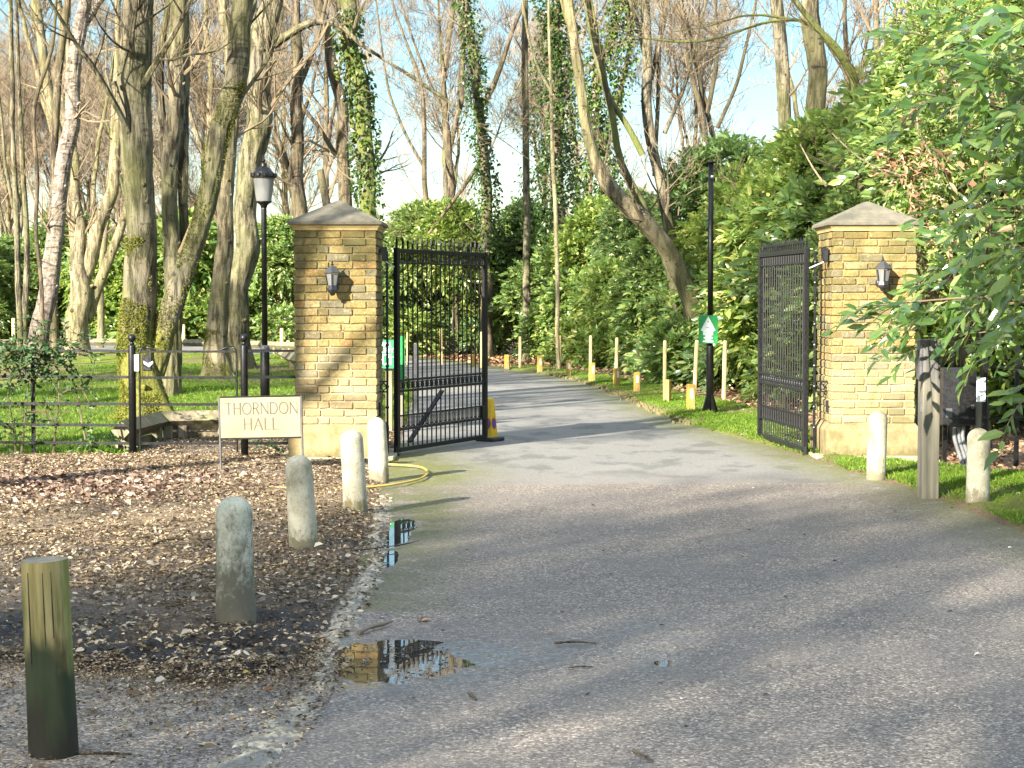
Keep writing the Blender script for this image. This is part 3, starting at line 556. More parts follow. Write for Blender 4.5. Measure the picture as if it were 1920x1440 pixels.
def twig(label, pts, r, mat='bark_brown', zz=.008, cat='twig'):
    w = [np.array(G(*q)) for q in pts]; o0 = w[0].copy(); w = resample([x-o0+np.array((0, 0, zz+.006*(i % 2))) for i, x in enumerate(w)], 9); mb = MB()
    mb.tube(w, np.linspace(r, r*.55, 9)*(1+.25*rng.normal(size=9)), 6); tag(mb.build('twig', M[mat], None, True, tuple(o0)), label, cat, None, 'thing')
twig('short brown stick lying across the asphalt right of the big puddle', [(1040, 1209), (1078, 1208), (1118, 1209)], .006)
twig('thin dark stick on the wet asphalt below the longer brown stick', [(1066, 1254), (1090, 1255), (1112, 1254)], .005, 'black_plastic')
twig('brown stick on the asphalt at the bottom edge of the picture', [(1188, 1412), (1206, 1422), (1222, 1432)], .007)
twig('small dark crooked twig on the asphalt below the big puddle', [(879, 1303), (886, 1310), (892, 1316)], .008)
twig('reddish stick lying along the far rim of the big puddle', [(672, 1192), (700, 1181), (722, 1176), (736, 1172)], .012, 'twig_red', .014)
twig('long thin dark twig crossing the wet gutter beside the leaning bollard', [(655, 1038), (705, 1034), (750, 1027), (786, 1020)], .006, 'black_plastic', .016)
twig('dark forked stick on the leaf litter left of the dirty bollard', [(286, 1034), (315, 1024), (345, 1021), (408, 1024)], .010, 'bark_brown', .045)
twig('pale thin twig on the leaf litter left of the dirty bollard', [(228, 1023), (262, 1022), (290, 1017)], .006, 'bark_pale', .045)
twig('dark twig at the foot of the mossy timber post', [(70, 1424), (130, 1418), (200, 1416), (246, 1421)], .007)
for k in range(16):
    px, py = rng.uniform(20, 600), rng.uniform(900, 1240); a = rng.uniform(-20, 20)
    if k < 0: continue
mb = MB()
for k in range(260):
    q = scatter(SOIL, 1, .05)[0]; a = rng.uniform(0, pi); L = rng.uniform(.05, .28); d = np.array((cos(a), sin(a), 0)); z = float(z_soil(np.array([q[0]]), np.array([q[1]]))[0])
    w = np.stack([np.array((q[0], q[1], z+.012))+d*L*s+np.array((-d[1], d[0], .3))*rng.normal()*.012 for s in (0, .33, .66, 1)]); mb.tube(w, np.array([.004, .0035, .003, .002])*rng.uniform(.6, 1.4), 5)
tag(mb.build('twig_litter', M['twig']), None, None, None, 'stuff')
# pale stones along the right edge of the drive
mb = MB()
for k in range(1500):
    y = rng.uniform(22.3, 37); x = xr(y)+rng.normal()*.10+.12; s = rng.uniform(.012, .035)
    a = np.arange(6)*pi/3+rng.uniform(0, 1); rr = s*rng.uniform(.7, 1.2, 6)
    V = [(x+rr[i]*cos(a[i]), y+rr[i]*sin(a[i])*1.1, .0) for i in range(6)]+[(x+rr[i]*.6*cos(a[i]), y+rr[i]*.6*sin(a[i]), .02+s*.7+rng.uniform(-.006, .006)) for i in range(6)]
    mb.add(V, [(i, (i+1) % 6, 6+(i+1) % 6, 6+i) for i in range(6)], None, [tuple(range(6, 12))])
tag(mb.build('edge_gravel', M['plinth']), None, None, None, 'stuff')
# ------------------------------------------------------------------ gate pillars
def pillar(X, Y, W, seed, label):
    r = np.random.default_rng(seed); o = thing('gate_pillar', label, 'pillar', (X, Y, 0)); h = W/2; z0, z1 = .36, 2.286; nrow = 25; ph = (z1-z0)/nrow
    mb = MB(); mb.box((0, 0, (z0+z1)/2), (W-.028, W-.028, z1-z0)); mb.build('mortar_joints', M['mortar'], o)
    mb = MB(); D = .1025
    def brick(cx, cy, lx, ly, z):
        j = r.normal(size=3)*.0016; b = .006
        V0 = len(mb.V); mb.box((cx+j[0], cy+j[1], z+ph/2+j[2]), (lx-.010, ly-.010 if ly > .15 else ly, ph-.0115), bev=b, rz=r.normal()*.006)
        V = mb.V[-1]; V += (vnoise(V*37+seed)-.5)[:, None]*.009
    for k in range(nrow):
        z = z0+k*ph; even = k % 2 == 0
        for ax in (0, 1):
            full = (ax == 0) == even
            L = W if full else W-2*D; s = -L/2; n = []
            rest = L; first = True
            if full:
                cuts = [.1075]+[.2255]*3 if r.random() < .5 else [.2255]*3+[.1075]
                if r.random() < .4: cuts = [.2255, .1075, .2255, .2255]
                cuts = np.array(cuts)*L/sum(cuts)
            else:
                cuts = [.2255, .2255, .165] if r.random() < .5 else [.165, .2255, .2255]
                if r.random() < .4: cuts = [.11, .2255, .11, .17]
                cuts = np.array(cuts)*L/sum(cuts)
            for c in cuts:
                for sg in (-1, 1):
                    ccx, ccy = s+c/2, sg*(h-D/2)
                    if ax == 0: brick(ccx, ccy, c, D, z)
                    else: brick(ccy, ccx, D, c, z) if False else mb_brick_side(mb, r, ccy, ccx, D, c, z, ph, seed)
                s += c
    mb.build('brickwork', M['brick'], o)
    p = h+.056
    sq = lambda a: a*sqrt(2)
    mb = MB(); mb.lathe([(sq(p), 0), (sq(p), .285), (sq(p-.004), .295), (sq(h+.004), .352), (sq(h+.004), .36)], sides=4, rot0=pi/4); mb.build('plinth', M['plinth'], o)
    mb = MB(); mb.box((0, 0, .01), (W+.34, W+.30, .06), bev=.01); mb.build('footing_slab', M['paving'], o)
    mb = MB(); mb.lathe([(sq(h+.006), z1), (sq(h+.012), z1+.02), (sq(h+.03), z1+.045), (sq(h+.034), z1+.055)], sides=4, rot0=pi/4); mb.build('moulding', M['moulding'], o)
    mb = MB(); e = h+.052; mb.lathe([(sq(e), z1+.0555), (sq(e+.003), z1+.06), (sq(e+.003), z1+.084), (sq(e-.012), z1+.097), (sq(.03), z1+.308), (sq(.004), z1+.316)], sides=4, rot0=pi/4); mb.build('cap', M['capstone'], o)
    return o
def mb_brick_side(mb, r, cx, cy, lx, ly, z, ph, seed):
    j = r.normal(size=3)*.0016; mb.box((cx+j[0], cy+j[1], z+ph/2+j[2]), (lx, ly-.010, ph-.0115), bev=.006, rz=r.normal()*.006)
    V = mb.V[-1]; V += (vnoise(V*37+seed)-.5)[:, None]*.009
LPX, LPY, LPW = -1.752, 17.885, .823
RPX, RPY, RPW = 3.625, 18.05, .845
pillar(LPX, LPY, LPW, 3, 'left yellow brick gate pillar beside the stone sign, its pyramid cap partly in shade')
pillar(RPX, RPY, RPW, 8, 'right yellow brick gate pillar with sunlit pyramid cap, half hidden by a grey post')

# ------------------------------------------------------------------ wall lanterns on the pillars
def wall_lantern(x, y, z, label):
    o = thing('wall_lantern', label, 'lantern', (x, y, z), 0, 'wall lanterns on the gate pillars'); d = -.135
    mb = MB(); mb.lathe([(.030, .0), (.050, .012), (.056, .035), (.050, .06), (.046, .075)], (0, d, .01), 6, rot0=pi/6); mb.lathe([(.006, -.03), (.022, -.022), (.030, .0), (.024, .012)], (0, d, .012), 10); mb.build('base_cup', M['black_plastic'], o)
    mb = MB(); mb.lathe([(.047, .075), (.066, .185)], (0, d, .01), 6, rot0=pi/6); mb.build('glass', M['frosted'], o)
    mb = MB()
    for k in range(6):
        a = k*pi/3+pi/6; mb.bar((.050*cos(a), d+.050*sin(a), .083), (.070*cos(a), d+.070*sin(a), .197), .008)
    mb.build('frame', M['black_plastic'], o)
    mb = MB(); mb.lathe([(.080, .193), (.086, .197), (.086, .203), (.066, .228), (.036, .258), (.020, .266)], (0, d, .01), 6, rot0=pi/6); mb.build('roof', M['lamp_roof'], o)
    mb = MB(); mb.lathe([(.012, .27), (.016, .282), (.006, .292), (.010, .302), (.003, .318)], (0, d, .01), 8); mb.build('finial', M['black_plastic'], o)
    mb = MB(); mb.tube(resample([(0, -.012, .06), (0, -.07, .015), (0, d+.02, .0), (0, d, .02)], 10), .011, 8); mb.lathe([(.048, 0), (.048, .012), (.030, .026), (.010, .030)], (0, 0, 0), 14); V = mb.V[-1]; 
    q = V.copy(); V[:, 0], V[:, 1], V[:, 2] = q[:, 0], -q[:, 2], q[:, 1]+.065
    mb.build('bracket', M['black_plastic'], o, True); return o
wall_lantern(LPX-.015, LPY-LPW/2, 1.655, 'black wall lantern casting its shadow on the left brick gate pillar')
wall_lantern(RPX+.055, RPY-RPW/2, 1.70, 'black wall lantern above the laurel spray on the right brick gate pillar')

# ------------------------------------------------------------------ iron gates
GL = 2.02
def gate(X, Y, rz, label):
    o = thing('driveway_gate', label, 'gate', (X, Y, 0), rz, 'open leaves of the iron driveway gate'); I = M['gate_iron']; zt = 2.12
    for x in (.025, GL-.025):
        mb = MB(); mb.box((x, 0, (zt+.045)/2+.01), (.052, .052, zt-.045), bev=.004); mb.build('stile', I, o)
    for z, h in ((zt, .045), (1.975, .018), (.775, .022), (.665, .026), (.27, .026), (.065, .045)):
        mb = MB(); mb.box((GL/2, 0, z-h/2 if z > 2 else z), (GL-.106, .030 if h < .04 else .044, h), bev=.003); mb.build('rail', I, o)
    n = 18; xs = [.055+(GL-.11)*(k+1)/(n+1) for k in range(n)]; first = None
    for k, x in enumerate(xs):
        if first is None:
            mb = MB(); mb.lathe([(.0082, .07), (.0082, zt-.03)], (0, 0, 0), 8); b = mb.build('bar', I, o); b.location.x = x
            mb = MB(); mb.box((0, 0, zt+.022), (.017, .017, .042)); mb.lathe([(.008, zt+.04), (.015, zt+.055), (.013, zt+.075), (.001, zt+.128)], (0, 0, 0), 4, rot0=pi/4); s = mb.build('spear_head', I, b); first = (b, s)
        else:
            b = first[0].copy(); C.link(b); b.parent = o; b.location.x = x; s = first[1].copy(); C.link(s); s.parent = b
    for x in (.025, GL-.025):
        mb = MB(); mb.box((x, 0, zt+.022), (.017, .017, .042)); mb.lathe([(.008, zt+.04), (.015, zt+.055), (.013, zt+.075), (.001, zt+.128)], (x, 0, 0), 4, rot0=pi/4); mb.build('spear_head', I, o)
    mb = MB()      # short bars doubling the top band
    xx = [.055]+xs+[GL-.055]
    for a, b in zip(xx[:-1], xx[1:]):
        for f in (.33, .67): mb.box((a+(b-a)*f, 0, 2.03), (.010, .010, .115))
    mb.build('top_band', I, o)
    mb = MB()      # collars and scrolls of the middle band
    for k, (a, b) in enumerate(zip(xx[:-1], xx[1:])):
        c = (a+b)/2; t = np.linspace(0, 2*pi, 13); mb.tube(np.stack((c+.030*np.cos(t), 0*t, .72+.036*np.sin(t)), 1), .0075, 5, False)
        mb.lathe([(.016, .700), (.020, .71), (.020, .73), (.016, .74)], (a, 0, 0), 8)
    mb.build('scroll_band', I, o)
    mb = MB()      # dog bars, hooped at the bottom
    for a, b in zip(xx[:-1], xx[1:]):
        for f in (.33, .67): mb.box((a+(b-a)*f, 0, .345), (.007, .007, .135))
        w = (b-a); t = np.linspace(pi, 2*pi, 7); c = (a+b)/2; mb.tube(np.stack((c+w*.26*np.cos(t), 0*t, .305+.022*np.sin(t)), 1), .006, 4, False)
    mb.box((GL/2, 0, .41), (GL-.106, .016, .016)); mb.build('dog_bars', I, o)
    mb = MB(); mb.lathe([(.034, -.01), (.034, .03), (.022, .045), (.022, .10)], (.0, 0, 0), 12); mb.build('hinge_pivot', I, o)
    mb = MB(); mb.box((GL-.075, 0, .335), (.09, .05, .16), bev=.006); mb.build('lock_box', M['black_iron'], o)
    return o
gl = gate(-1.185, 17.93, atan2(1.80, .885), 'left black iron gate leaf, spear topped, swung open beside the stone sign pillar')
gr = gate(3.005, 17.95, atan2(2.08, -.20), 'right black iron gate leaf seen almost edge on, open against the mossy verge')
mb = MB(); mb.bar((GL*.52, .035, .62), (GL*.18, .05, .12), .05, .02); mb.build('brace', M['black_iron'], gl)
def side_panel(X, Y, x1, label):
    o = thing('gate_side_panel', label, 'side panel', (X, Y, 0), 0, 'narrow fixed panels between gate and pillar'); I = M['gate_iron']; sg = 1 if x1 > 0 else -1
    mb = MB(); mb.box((0, 0, 1.04), (.024, .024, 2.1), bev=.003)
    for k in range(9): mb.lathe([(.016, -.012), (.020, 0), (.016, .012)], (0, 0, .3+.21*k), 8)
    mb.build('upright', I, o)
    for z in (.72+.052, .72-.052): 
        mb = MB(); mb.box((x1/2+sg*.006, 0, z), (abs(x1)-.012, .02, .014)); mb.build('cross_bar', I, o)
    t = np.linspace(0, 2*pi, 17); mb = MB(); mb.tube(np.stack((x1/2+.029*np.cos(t), 0*t, .72+.029*np.sin(t)), 1), .007, 6, False)
    for a in range(4): mb.box((x1/2+.038*cos(a*pi/2), 0, .72+.038*sin(a*pi/2)), (.016, .016, .016))
    mb.build('ring_ornament', I, o)
side_panel(-1.262, 17.80, -(-1.262-(LPX+LPW/2)), 'slim iron upright with ring ornament between left pillar and left gate leaf')
side_panel(3.07, 17.85, RPX-RPW/2-3.07, 'slim iron upright with ring ornament between right pillar and right gate leaf')
def closer(X, Y, Z, sg, label, L):
    o = thing('gate_closer', label, 'gate closer', (X, Y, Z), 0, 'small black closer boxes on the pillars')
    mb = MB(); mb.prism([(-.03, .07), (.032, .07), (.026, -.075), (-.012, -.075)], -.04, .04); mb.box((-sg*.035, 0, .03), (.03, .05, .05), bev=.005); mb.build('housing', M['black_plastic'], o)
    mb = MB(); mb.bar((sg*.01, -.01, -.07), (sg*.01+L[0], L[1], -.07+L[2]), .014, .01); mb.build('arm', M['silver'], o)
closer(LPX+LPW/2+.050, 17.75, 2.06, 1, 'black closer box with pale arm high beside the left gate leaf', (.09, .06, -.06))
closer(RPX-RPW/2-.050, 17.80, 2.05, -1, 'black closer box with pale arm high beside the right gate leaf', (-.13, .06, -.06))
mb = MB(); mb.box((LPX+LPW/2+.012, 17.70, .50), (.022, .07, .14), bev=.005); tag(mb.build('sensor', M['black_plastic']), 'small black sensor low on the side of the left pillar', 'sensor', None, 'thing')
mb = MB(); mb.box((RPX-RPW/2-.008, 17.80, .52), (.022, .06, .12), bev=.005); tag(mb.build('sensor', M['black_plastic']), 'small black sensor low on the side of the right pillar', 'sensor', None, 'thing')

# ------------------------------------------------------------------ lettering
def arc(cx, cz, rx, rz, a0, a1, n=14): t = np.linspace(R(a0), R(a1), n); return [(cx+rx*cos(a), cz+rz*sin(a)) for a in t]
GLY = {'T': (.72, [([(0, 1), (.72, 1)], 0), ([(.36, 0), (.36, 1)], 1)]), 'H': (.78, [([(.06, 0), (.06, 1)], 1), ([(.72, 0), (.72, 1)], 1), ([(.06, .52), (.72, .52)], 0)]),
 'O': (.98, [(arc(.49, .5, .46, .5, 0, 360, 28), .6)]), 'R': (.66, [([(.06, 0), (.06, 1)], 1), ([(.06, 1)]+arc(.3, .76, .26, .24, 90, -90)+[(.06, .52)], .5), ([(.3, .52), (.64, 0)], 1)]),
 'N': (.86, [([(.06, 0), (.06, 1)], .3), ([(.06, 1), (.80, 0)], 1), ([(.80, 0), (.80, 1)], .3)]), 'D': (.82, [([(.06, 0), (.06, 1)], 1), ([(.06, 1)]+arc(.30, .5, .48, .5, 90, -90, 18)+[(.06, 0)], .6)]),
 'A': (.80, [([(0, 0), (.4, 1)], .3), ([(.4, 1), (.80, 0)], 1), ([(.14, .35), (.66, .35)], 0)]), 'L': (.56, [([(.06, 0), (.06, 1)], 1), ([(.06, 0.02), (.56, .02)], 0)]),
 'P': (.62, [([(.06, 0), (.06, 1)], 1), ([(.06, 1)]+arc(.3, .74, .28, .26, 90, -90)+[(.06, .48)], .5)]), 'I': (.16, [([(.08, 0), (.08, 1)], 1)]), 'V': (.78, [([(0, 1), (.39, 0)], 1), ([(.39, 0), (.78, 1)], .4)]),
 'E': (.58, [([(.06, 0), (.06, 1)], 1), ([(.06, .98), (.56, .98)], 0), ([(.06, .52), (.5, .52)], 0), ([(.06, .02), (.58, .02)], 0)]), 'Y': (.76, [([(0, 1), (.38, .48)], 1), ([(.76, 1), (.38, .48)], .4), ([(.38, .5), (.38, 0)], 1)]),
 'K': (.7, [([(.06, 0), (.06, 1)], 1), ([(.68, 1), (.06, .45)], .4), ([(.25, .6), (.7, 0)], 1)]), 'U': (.78, [([(.06, 1), (.06, .3)]+arc(.39, .3, .33, .3, 180, 360)+[(.72, 1)], .7)]), ' ': (.4, [])}
def letters(text, h, cx, z0, y, thin, thick, gap=.2, width=None):
    tot = sum(GLY[c][0] for c in text)+gap*(len(text)-1); k = width/(tot*h) if width else 1.0; mb = MB(); x = cx-tot*h*k/2; i = 0
    for c in text:
        for line, w in GLY[c][1]:
            ww = thin+(thick-thin)*w
            for a, b in zip(line[:-1], line[1:]):
                A = np.array((x+a[0]*h*k, y-.0004*(i % 5), z0+a[1]*h)); B = np.array((x+b[0]*h*k, y-.0004*(i % 5), z0+b[1]*h)); i += 1
                t = B-A; L = np.linalg.norm(t); t /= L; u = np.array((t[2], 0, -t[0])); e = t*ww*.35
                A, B = A-e, B+e; V = [A-u*ww/2, A+u*ww/2, B+u*ww/2, B-u*ww/2]; V += [v+np.array((0, .003, 0)) for v in V]
                mb.add(V, [(0, 1, 2, 3), (7, 6, 5, 4), (0, 4, 5, 1), (1, 5, 6, 2), (2, 6, 7, 3), (3, 7, 4, 0)])
        x += (GLY[c][0]+gap)*h*k
    return mb
SD = 15.95
o = thing('stone_sign', 'cream stone name sign reading THORNDON HALL on two thin iron legs', 'sign', (PX(490.5, SD), SD, 0)); o.rotation_euler = (0, R(-1.1), 0)
mb = MB(); mb.box((0, 0, .534), (.728, .04, .366), bev=.004); pn = mb.build('stone_panel', M['signstone'], o)
letters('THORNDON', .102, .012, .566, -.0212, .0055, .0125, .16, .655).build('lettering', M['letter'], pn)
letters('HALL', .102, .005, .424, -.0212, .0055, .0125, .24, .31).build('lettering', M['letter'], pn)
for s in (-1, 1):
    mb = MB(); mb.box((s*.372, .0, .362), (.016, .044, .724 if s < 0 else .724), bev=.003); mb.build('leg', M['grey_metal'], o)
for z in (.724, .344):
    mb = MB(); mb.box((0, 0, z), (.727, .046, .012), bev=.002); mb.build('frame_bar', M['black_iron'], o)

# ------------------------------------------------------------------ left railings
RZ = (1.084, .82, .548, .333, .15)
FD = 17.72
o = thing('estate_railing', 'black five bar iron railing left of the pedestrian gate, brambles growing through it', 'railing', (PX(61, 17.9), 17.9, 0))
x1 = PX(248, FD)-PX(61, 17.9)
for k, z in enumerate(RZ):
    mb = MB(); mb.bar((-2.6, .18, z), (x1, -.18, z), .012 if k else .022, .028 if k else .022); mb.build('rail', M['black_iron'], o)
for x in (0, -1.9): mb = MB(); mb.box((x, -.17*x/x1*0+.012, .57), (.042, .014, 1.16), bev=.002); mb.build('upright', M['black_iron'], o)
def ball_post(px, label):
    o = thing('fence_post', label, 'post', (PX(px, FD), FD, 0), 0, 'ball topped black fence posts')
    mb = MB(); mb.lathe([(.038, -.02), (.038, 1.13), (.034, 1.145)], (0, 0, 0), 18); mb.build('shaft', M['black_iron'], o, True)
    mb = MB(); mb.lathe([(.020, 1.146), (.026, 1.155), (.018, 1.17), (.018, 1.18)]+[(.041*sin(a), 1.215-.041*cos(a)) for a in np.linspace(.5, pi-.02, 10)], (0, 0, 0), 18); mb.build('ball_finial', M['black_iron'], o, True); return o
ball_post(248, 'ball topped black fence post at the latch side, a white plate on it')
ball_post(458, 'ball topped black fence post behind the stone sign')
a, b = PX(248, FD)+.075, PX(458, FD)-.075
o = thing('pedestrian_gate', 'light black iron pedestrian gate with curled top corners, left of the stone sign', 'gate', (a, FD, 0)); w = b-a
for x in (0, w):
    mb = MB(); s = 1 if x == 0 else -1
    mb.tube(resample([(x, 0, .06), (x, 0, .6), (x, 0, 1.08), (x+s*.01, 0, 1.125), (x+s*.045, 0, 1.145), (x+s*.09, 0, 1.13), (x+s*.14, 0, 1.098), (x+s*.17, 0, 1.09)], 26, 1), .010, 8); mb.build('stile', M['black_iron'], o, True)
for z in (1.078, .815, .545, .15): mb = MB(); mb.box((w/2, 0, z), (w-.02, .022 if z > 1 else .012, .022 if z > 1 else .026)); mb.build('rail', M['black_iron'], o)
mb = MB(); mb.box((.085, -.025, .965), (.095, .05, .16), bev=.008); lb = mb.build('latch_box', M['black_plastic'], o)
mb = MB(); mb.box((-.018, -.045, .965), (.046, .02, .165), bev=.003); mb.build('strike_plate', M['white_paint'], o)
mb = MB(); mb.prism([(.05, .985), (.10, .96), (.145, .985), (.148, .965), (.11, .925), (.06, .955)], -.062, -.052); mb.build('lever', M['white_paint'], lb)
o = thing('estate_railing', 'short length of black railing between the second ball post and the left pillar', 'railing', (PX(458, FD), FD, 0)); L = LPX-LPW/2-PX(458, FD)
for k, z in enumerate(RZ):
    if k in (3,): continue
    mb = MB(); mb.bar((.04, 0, z), (L, .05, z), .022 if k == 0 else .012, .022 if k == 0 else .028); mb.build('rail', M['black_iron'], o)

# ------------------------------------------------------------------ timber trip rails
def trip_rail(pts, label, zc=.225, sec=.11, posts=None, board=False):
    p0 = np.array(pts[0]); o = thing('trip_rail', label, 'trip rail', (p0[0], p0[1], 0)); q = [np.array(p)-p0 for p in pts]
    for a, b in zip(q[:-1], q[1:]):
        t = unit(b-a); L = np.linalg.norm(b-a); n = np.array((-t[1], t[0])); s = sec*.71
        sec4 = [(0, s), (s, 0), (0, -s), (-s, 0)]; V = [(a[0]+n[0]*u, a[1]+n[1]*u, zc+w) for u, w in sec4]+[(b[0]+n[0]*u, b[1]+n[1]*u, zc+w) for u, w in sec4]
        mb = MB(); mb.add(V, [(i, (i+1) % 4, 4+(i+1) % 4, 4+i) for i in range(4)], None, [(3, 2, 1, 0), (4, 5, 6, 7)]); mb.build('rail', M['rail_timber'], o)
        for f in (posts or (.12, .88)):
            c = a+(b-a)*f; mb = MB(); mb.box((c[0], c[1], (zc-.02)/2), (.10, .10, zc-.04), rz=atan2(t[1], t[0])); mb.build('post', M['rail_timber'], o)
        if board:
            c = (a+b)/2+n*.06; mb = MB(); mb.box((c[0], c[1], .05), (L*.96, .03, .10), rz=atan2(t[1], t[0])); mb.build('kick_board', M['rail_timber'], o)
trip_rail([(PX(226, 18.3), 18.3), (PX(300, 19.8), 19.8), (PX(430, 20.1), 20.1), (PX(600, 20.6), 20.6)], 'low timber trip rail turning a corner behind the pedestrian gate', .235, .15, (.1, .3, .9), True)
trip_rail([(PX(-40, 53), 53), (PX(120, 54.5), 54.5), (PX(300, 54), 54), (PX(420, 53), 53), (PX(530, 50.3), 50.3), (PX(660, 47), 47)], 'long low timber trip rail along the far bend of the drive', .27, .15)
trip_rail([(PX(527, 44), 44), (PX(552, 39), 39), (PX(590, 36), 36)], 'short weathered trip rail on the lawn just left of the brick pillar', .26, .17, (.15, .8))

# ------------------------------------------------------------------ lamp posts
X, Y = PX(497, 22), 22.0
o = thing('lamp_post', 'black lamp post with frosted lantern behind the left gate pillar', 'lamp post', (X, Y, 0))
mb = MB(); mb.lathe([(.058, 0), (.058, .93), (.050, .96), (.040, .985)], (0, 0, 0), 18); mb.build('sleeve', M['black_iron'], o, True)
mb = MB(); mb.lathe([(.054, .955), (.060, .965), (.060, 1.0), (.045, 1.03)], (0, 0, 0), 18); mb.build('collar', M['grey_metal'], o, True)
mb = MB(); mb.lathe([(.036, .98), (.034, 2.72), (.034, 2.76)], (0, 0, 0), 16); mb.build('pole', M['black_iron'], o, True)
L = thing('lantern', None, None, (0, 0, 0)); L.parent = o; del L['kind']
mb = MB(); mb.lathe([(.036, 2.74), (.045, 2.77), (.060, 2.785), (.100, 2.81), (.102, 2.822)], (0, 0, 0), 20); mb.build('gallery', M['black_iron'], L, True)
mb = MB(); a = np.arange(40)*2*pi/40; prof = [(.093, 2.822), (.110, 2.95), (.130, 3.115)]
V = np.concatenate([np.stack((r*(1+.018*np.cos(a*20))*np.cos(a), r*(1+.018*np.cos(a*20))*np.sin(a), 0*a+z), 1) for r, z in prof]); mb.add(V, grid_quads(3, 40, True)); mb.build('glass', M['frosted'], L, True)
mb = MB(); mb.lathe([(.150, 3.11), (.152, 3.13), (.128, 3.165), (.118, 3.185), (.075, 3.235), (.045, 3.255), (.040, 3.29), (.018, 3.305)], (0, 0, 0), 20)
for k in range(10):
    a = k*2*pi/10; mb.box((.150*cos(a), .150*sin(a), 3.145), (.03, .05, .05), rz=a, bev=.01)
mb.build('crown', M['black_iron'], L, False)
mb = MB(); mb.lathe([(.014, 3.30), (.026, 3.325), (.012, 3.35), (.018, 3.365), (.003, 3.40)], (0, 0, 0), 10); mb.build('finial', M['black_iron'], L, True)
X, Y = PX(1331, 24.15), 24.15
o = thing('lamp_post', 'tall black post without lantern on the right verge, green arrow sign on it', 'lamp post', (X, Y, 0))
mb = MB(); mb.lathe([(.052, .02), (.050, .95), (.046, .97)], (0, 0, 0), 16); mb.build('sleeve', M['black_iron'], o, True)
mb = MB(); mb.lathe([(.040, .96), (.036, 3.46)], (0, 0, 0), 16); mb.build('pole', M['black_iron'], o, True)
mb = MB()
for k in range(4):
    a = k*pi/2+.5; c, s = cos(a), sin(a); n = np.array((-s, c, 0))*.012; A = [(c*.05, s*.05, 0), (c*.14, s*.14, 0), (c*.14, s*.14, .03), (c*.05, s*.05, .30)]; V = [np.array(v)-n for v in A]+[np.array(v)+n for v in A]
    mb.add(V, [(0, 1, 2, 3), (7, 6, 5, 4), (0, 4, 5, 1), (1, 5, 6, 2), (2, 6, 7, 3), (3, 7, 4, 0)])
mb.lathe([(.13, .0), (.13, .03), (.06, .05)], (0, 0, 0), 16); mb.build('base_fins', M['black_iron'], o)
mb = MB(); mb.lathe([(.035, 3.455), (.07, 3.462), (.072, 3.475), (.04, 3.485)], (0, 0, 0), 20); mb.build('top_plate', M['black_iron'], o, True)
mb = MB(); mb.lathe([(.026*sin(a), 3.27-.026*cos(a)) for a in np.linspace(.05, pi-.05, 8)], (.012, -.045, 0), 12); mb.build('sensor_eye', M['silver'], o, True)
o = thing('arrow_sign', 'small green sign with white upward arrow strapped to the tall black post', 'sign', (X-.032, Y-.062, 1.19))
mb = MB(); mb.box((0, 0, 0), (.262, .012, .388), bev=.004); mb.build('panel', M['green_sign'], o)
mb = MB(); mb.box((0, -.0075, 0), (.250, .002, .376)); mb.box((0, -.0085, 0), (.238, .002, .364))
mb = MB()
mb.prism([(-.003, .180), (.098, -.012), (.066, -.030), (.064, -.078), (-.072, -.078), (-.074, -.030), (-.104, -.012)], -.0095, -.0065)
for w, z in ((.135, -.066), (.085, -.092), (.125, -.116), (.075, -.138), (.14, -.163)): mb.prism([(-w/2-.003, z-.0135), (w/2-.003, z-.0135), (w/2-.003, z+.0125), (-w/2-.003, z+.0125)], -.0112, -.0068)
mb.build('arrow', M['sign_white'], o)
mb = MB(); mb.prism([(-.016, .10), (.010, .10), (-.003, .118)], -.0105, -.0096); mb.box((-.01, -.0102, .022), (.05, .0012, .006)); mb.build('mark', M['letter'], o)
for z in (.12, -.12): mb = MB(); mb.box((.032, .03, z), (.085, .045, .015)); mb.build('strap', M['grey_metal'], o)

# ------------------------------------------------------------------ green notice board behind the left pillar
Y = 21.0; s = Y/3300; xa, xb = PX(656, Y), PX(741, Y); cx = (xa+xb)/2
o = thing('notice_board', 'green board with white capitals ending in OUT, half hidden by the left pillar', 'notice board', (cx, Y, 0)); w = xb-xa
mb = MB(); mb.box((0, 0, .948), (w, .02, .345), bev=.004); pn = mb.build('board', M['green_board'], o)
for txt, h, z, wd, th in (('THORNDON HALL', .050, 1.040, .47, .010), ('PRIVATE PROPERTY', .050, .968, .50, .010), ('KEEP OUT', .088, .828, .50, .018)):
    letters(txt, h, -.005, z, -.0115, th*.6, th, .2, wd).build('lettering', M['sign_white'], pn)
mb = MB(); mb.box((-.005, -.0115, .942), (.46, .002, .012)); mb.build('rule', M['sign_white'], pn)
for sx in (-1, 1): mb = MB(); mb.box((sx*w*.36, .055, .52), (.08, .08, 1.03), bev=.006); mb.build('post', M['grey_timber'], o)
mb = MB(); mb.box((0, .01, .768), (w+.02, .03, .014)); mb.build('bottom_edge', M['black_iron'], o)
Y = 21.6; o = thing('marker_board', 'narrow plain green upright board seen through the left gate bars', 'board', (PX(751, Y), Y, 0))
mb = MB(); mb.box((0, 0, .88), (.105, .02, .55), bev=.004); mb.build('panel', M['green_sign'], o); mb = MB(); mb.box((0, .04, .45), (.06, .05, .92)); mb.build('stake', M['grey_timber'], o)

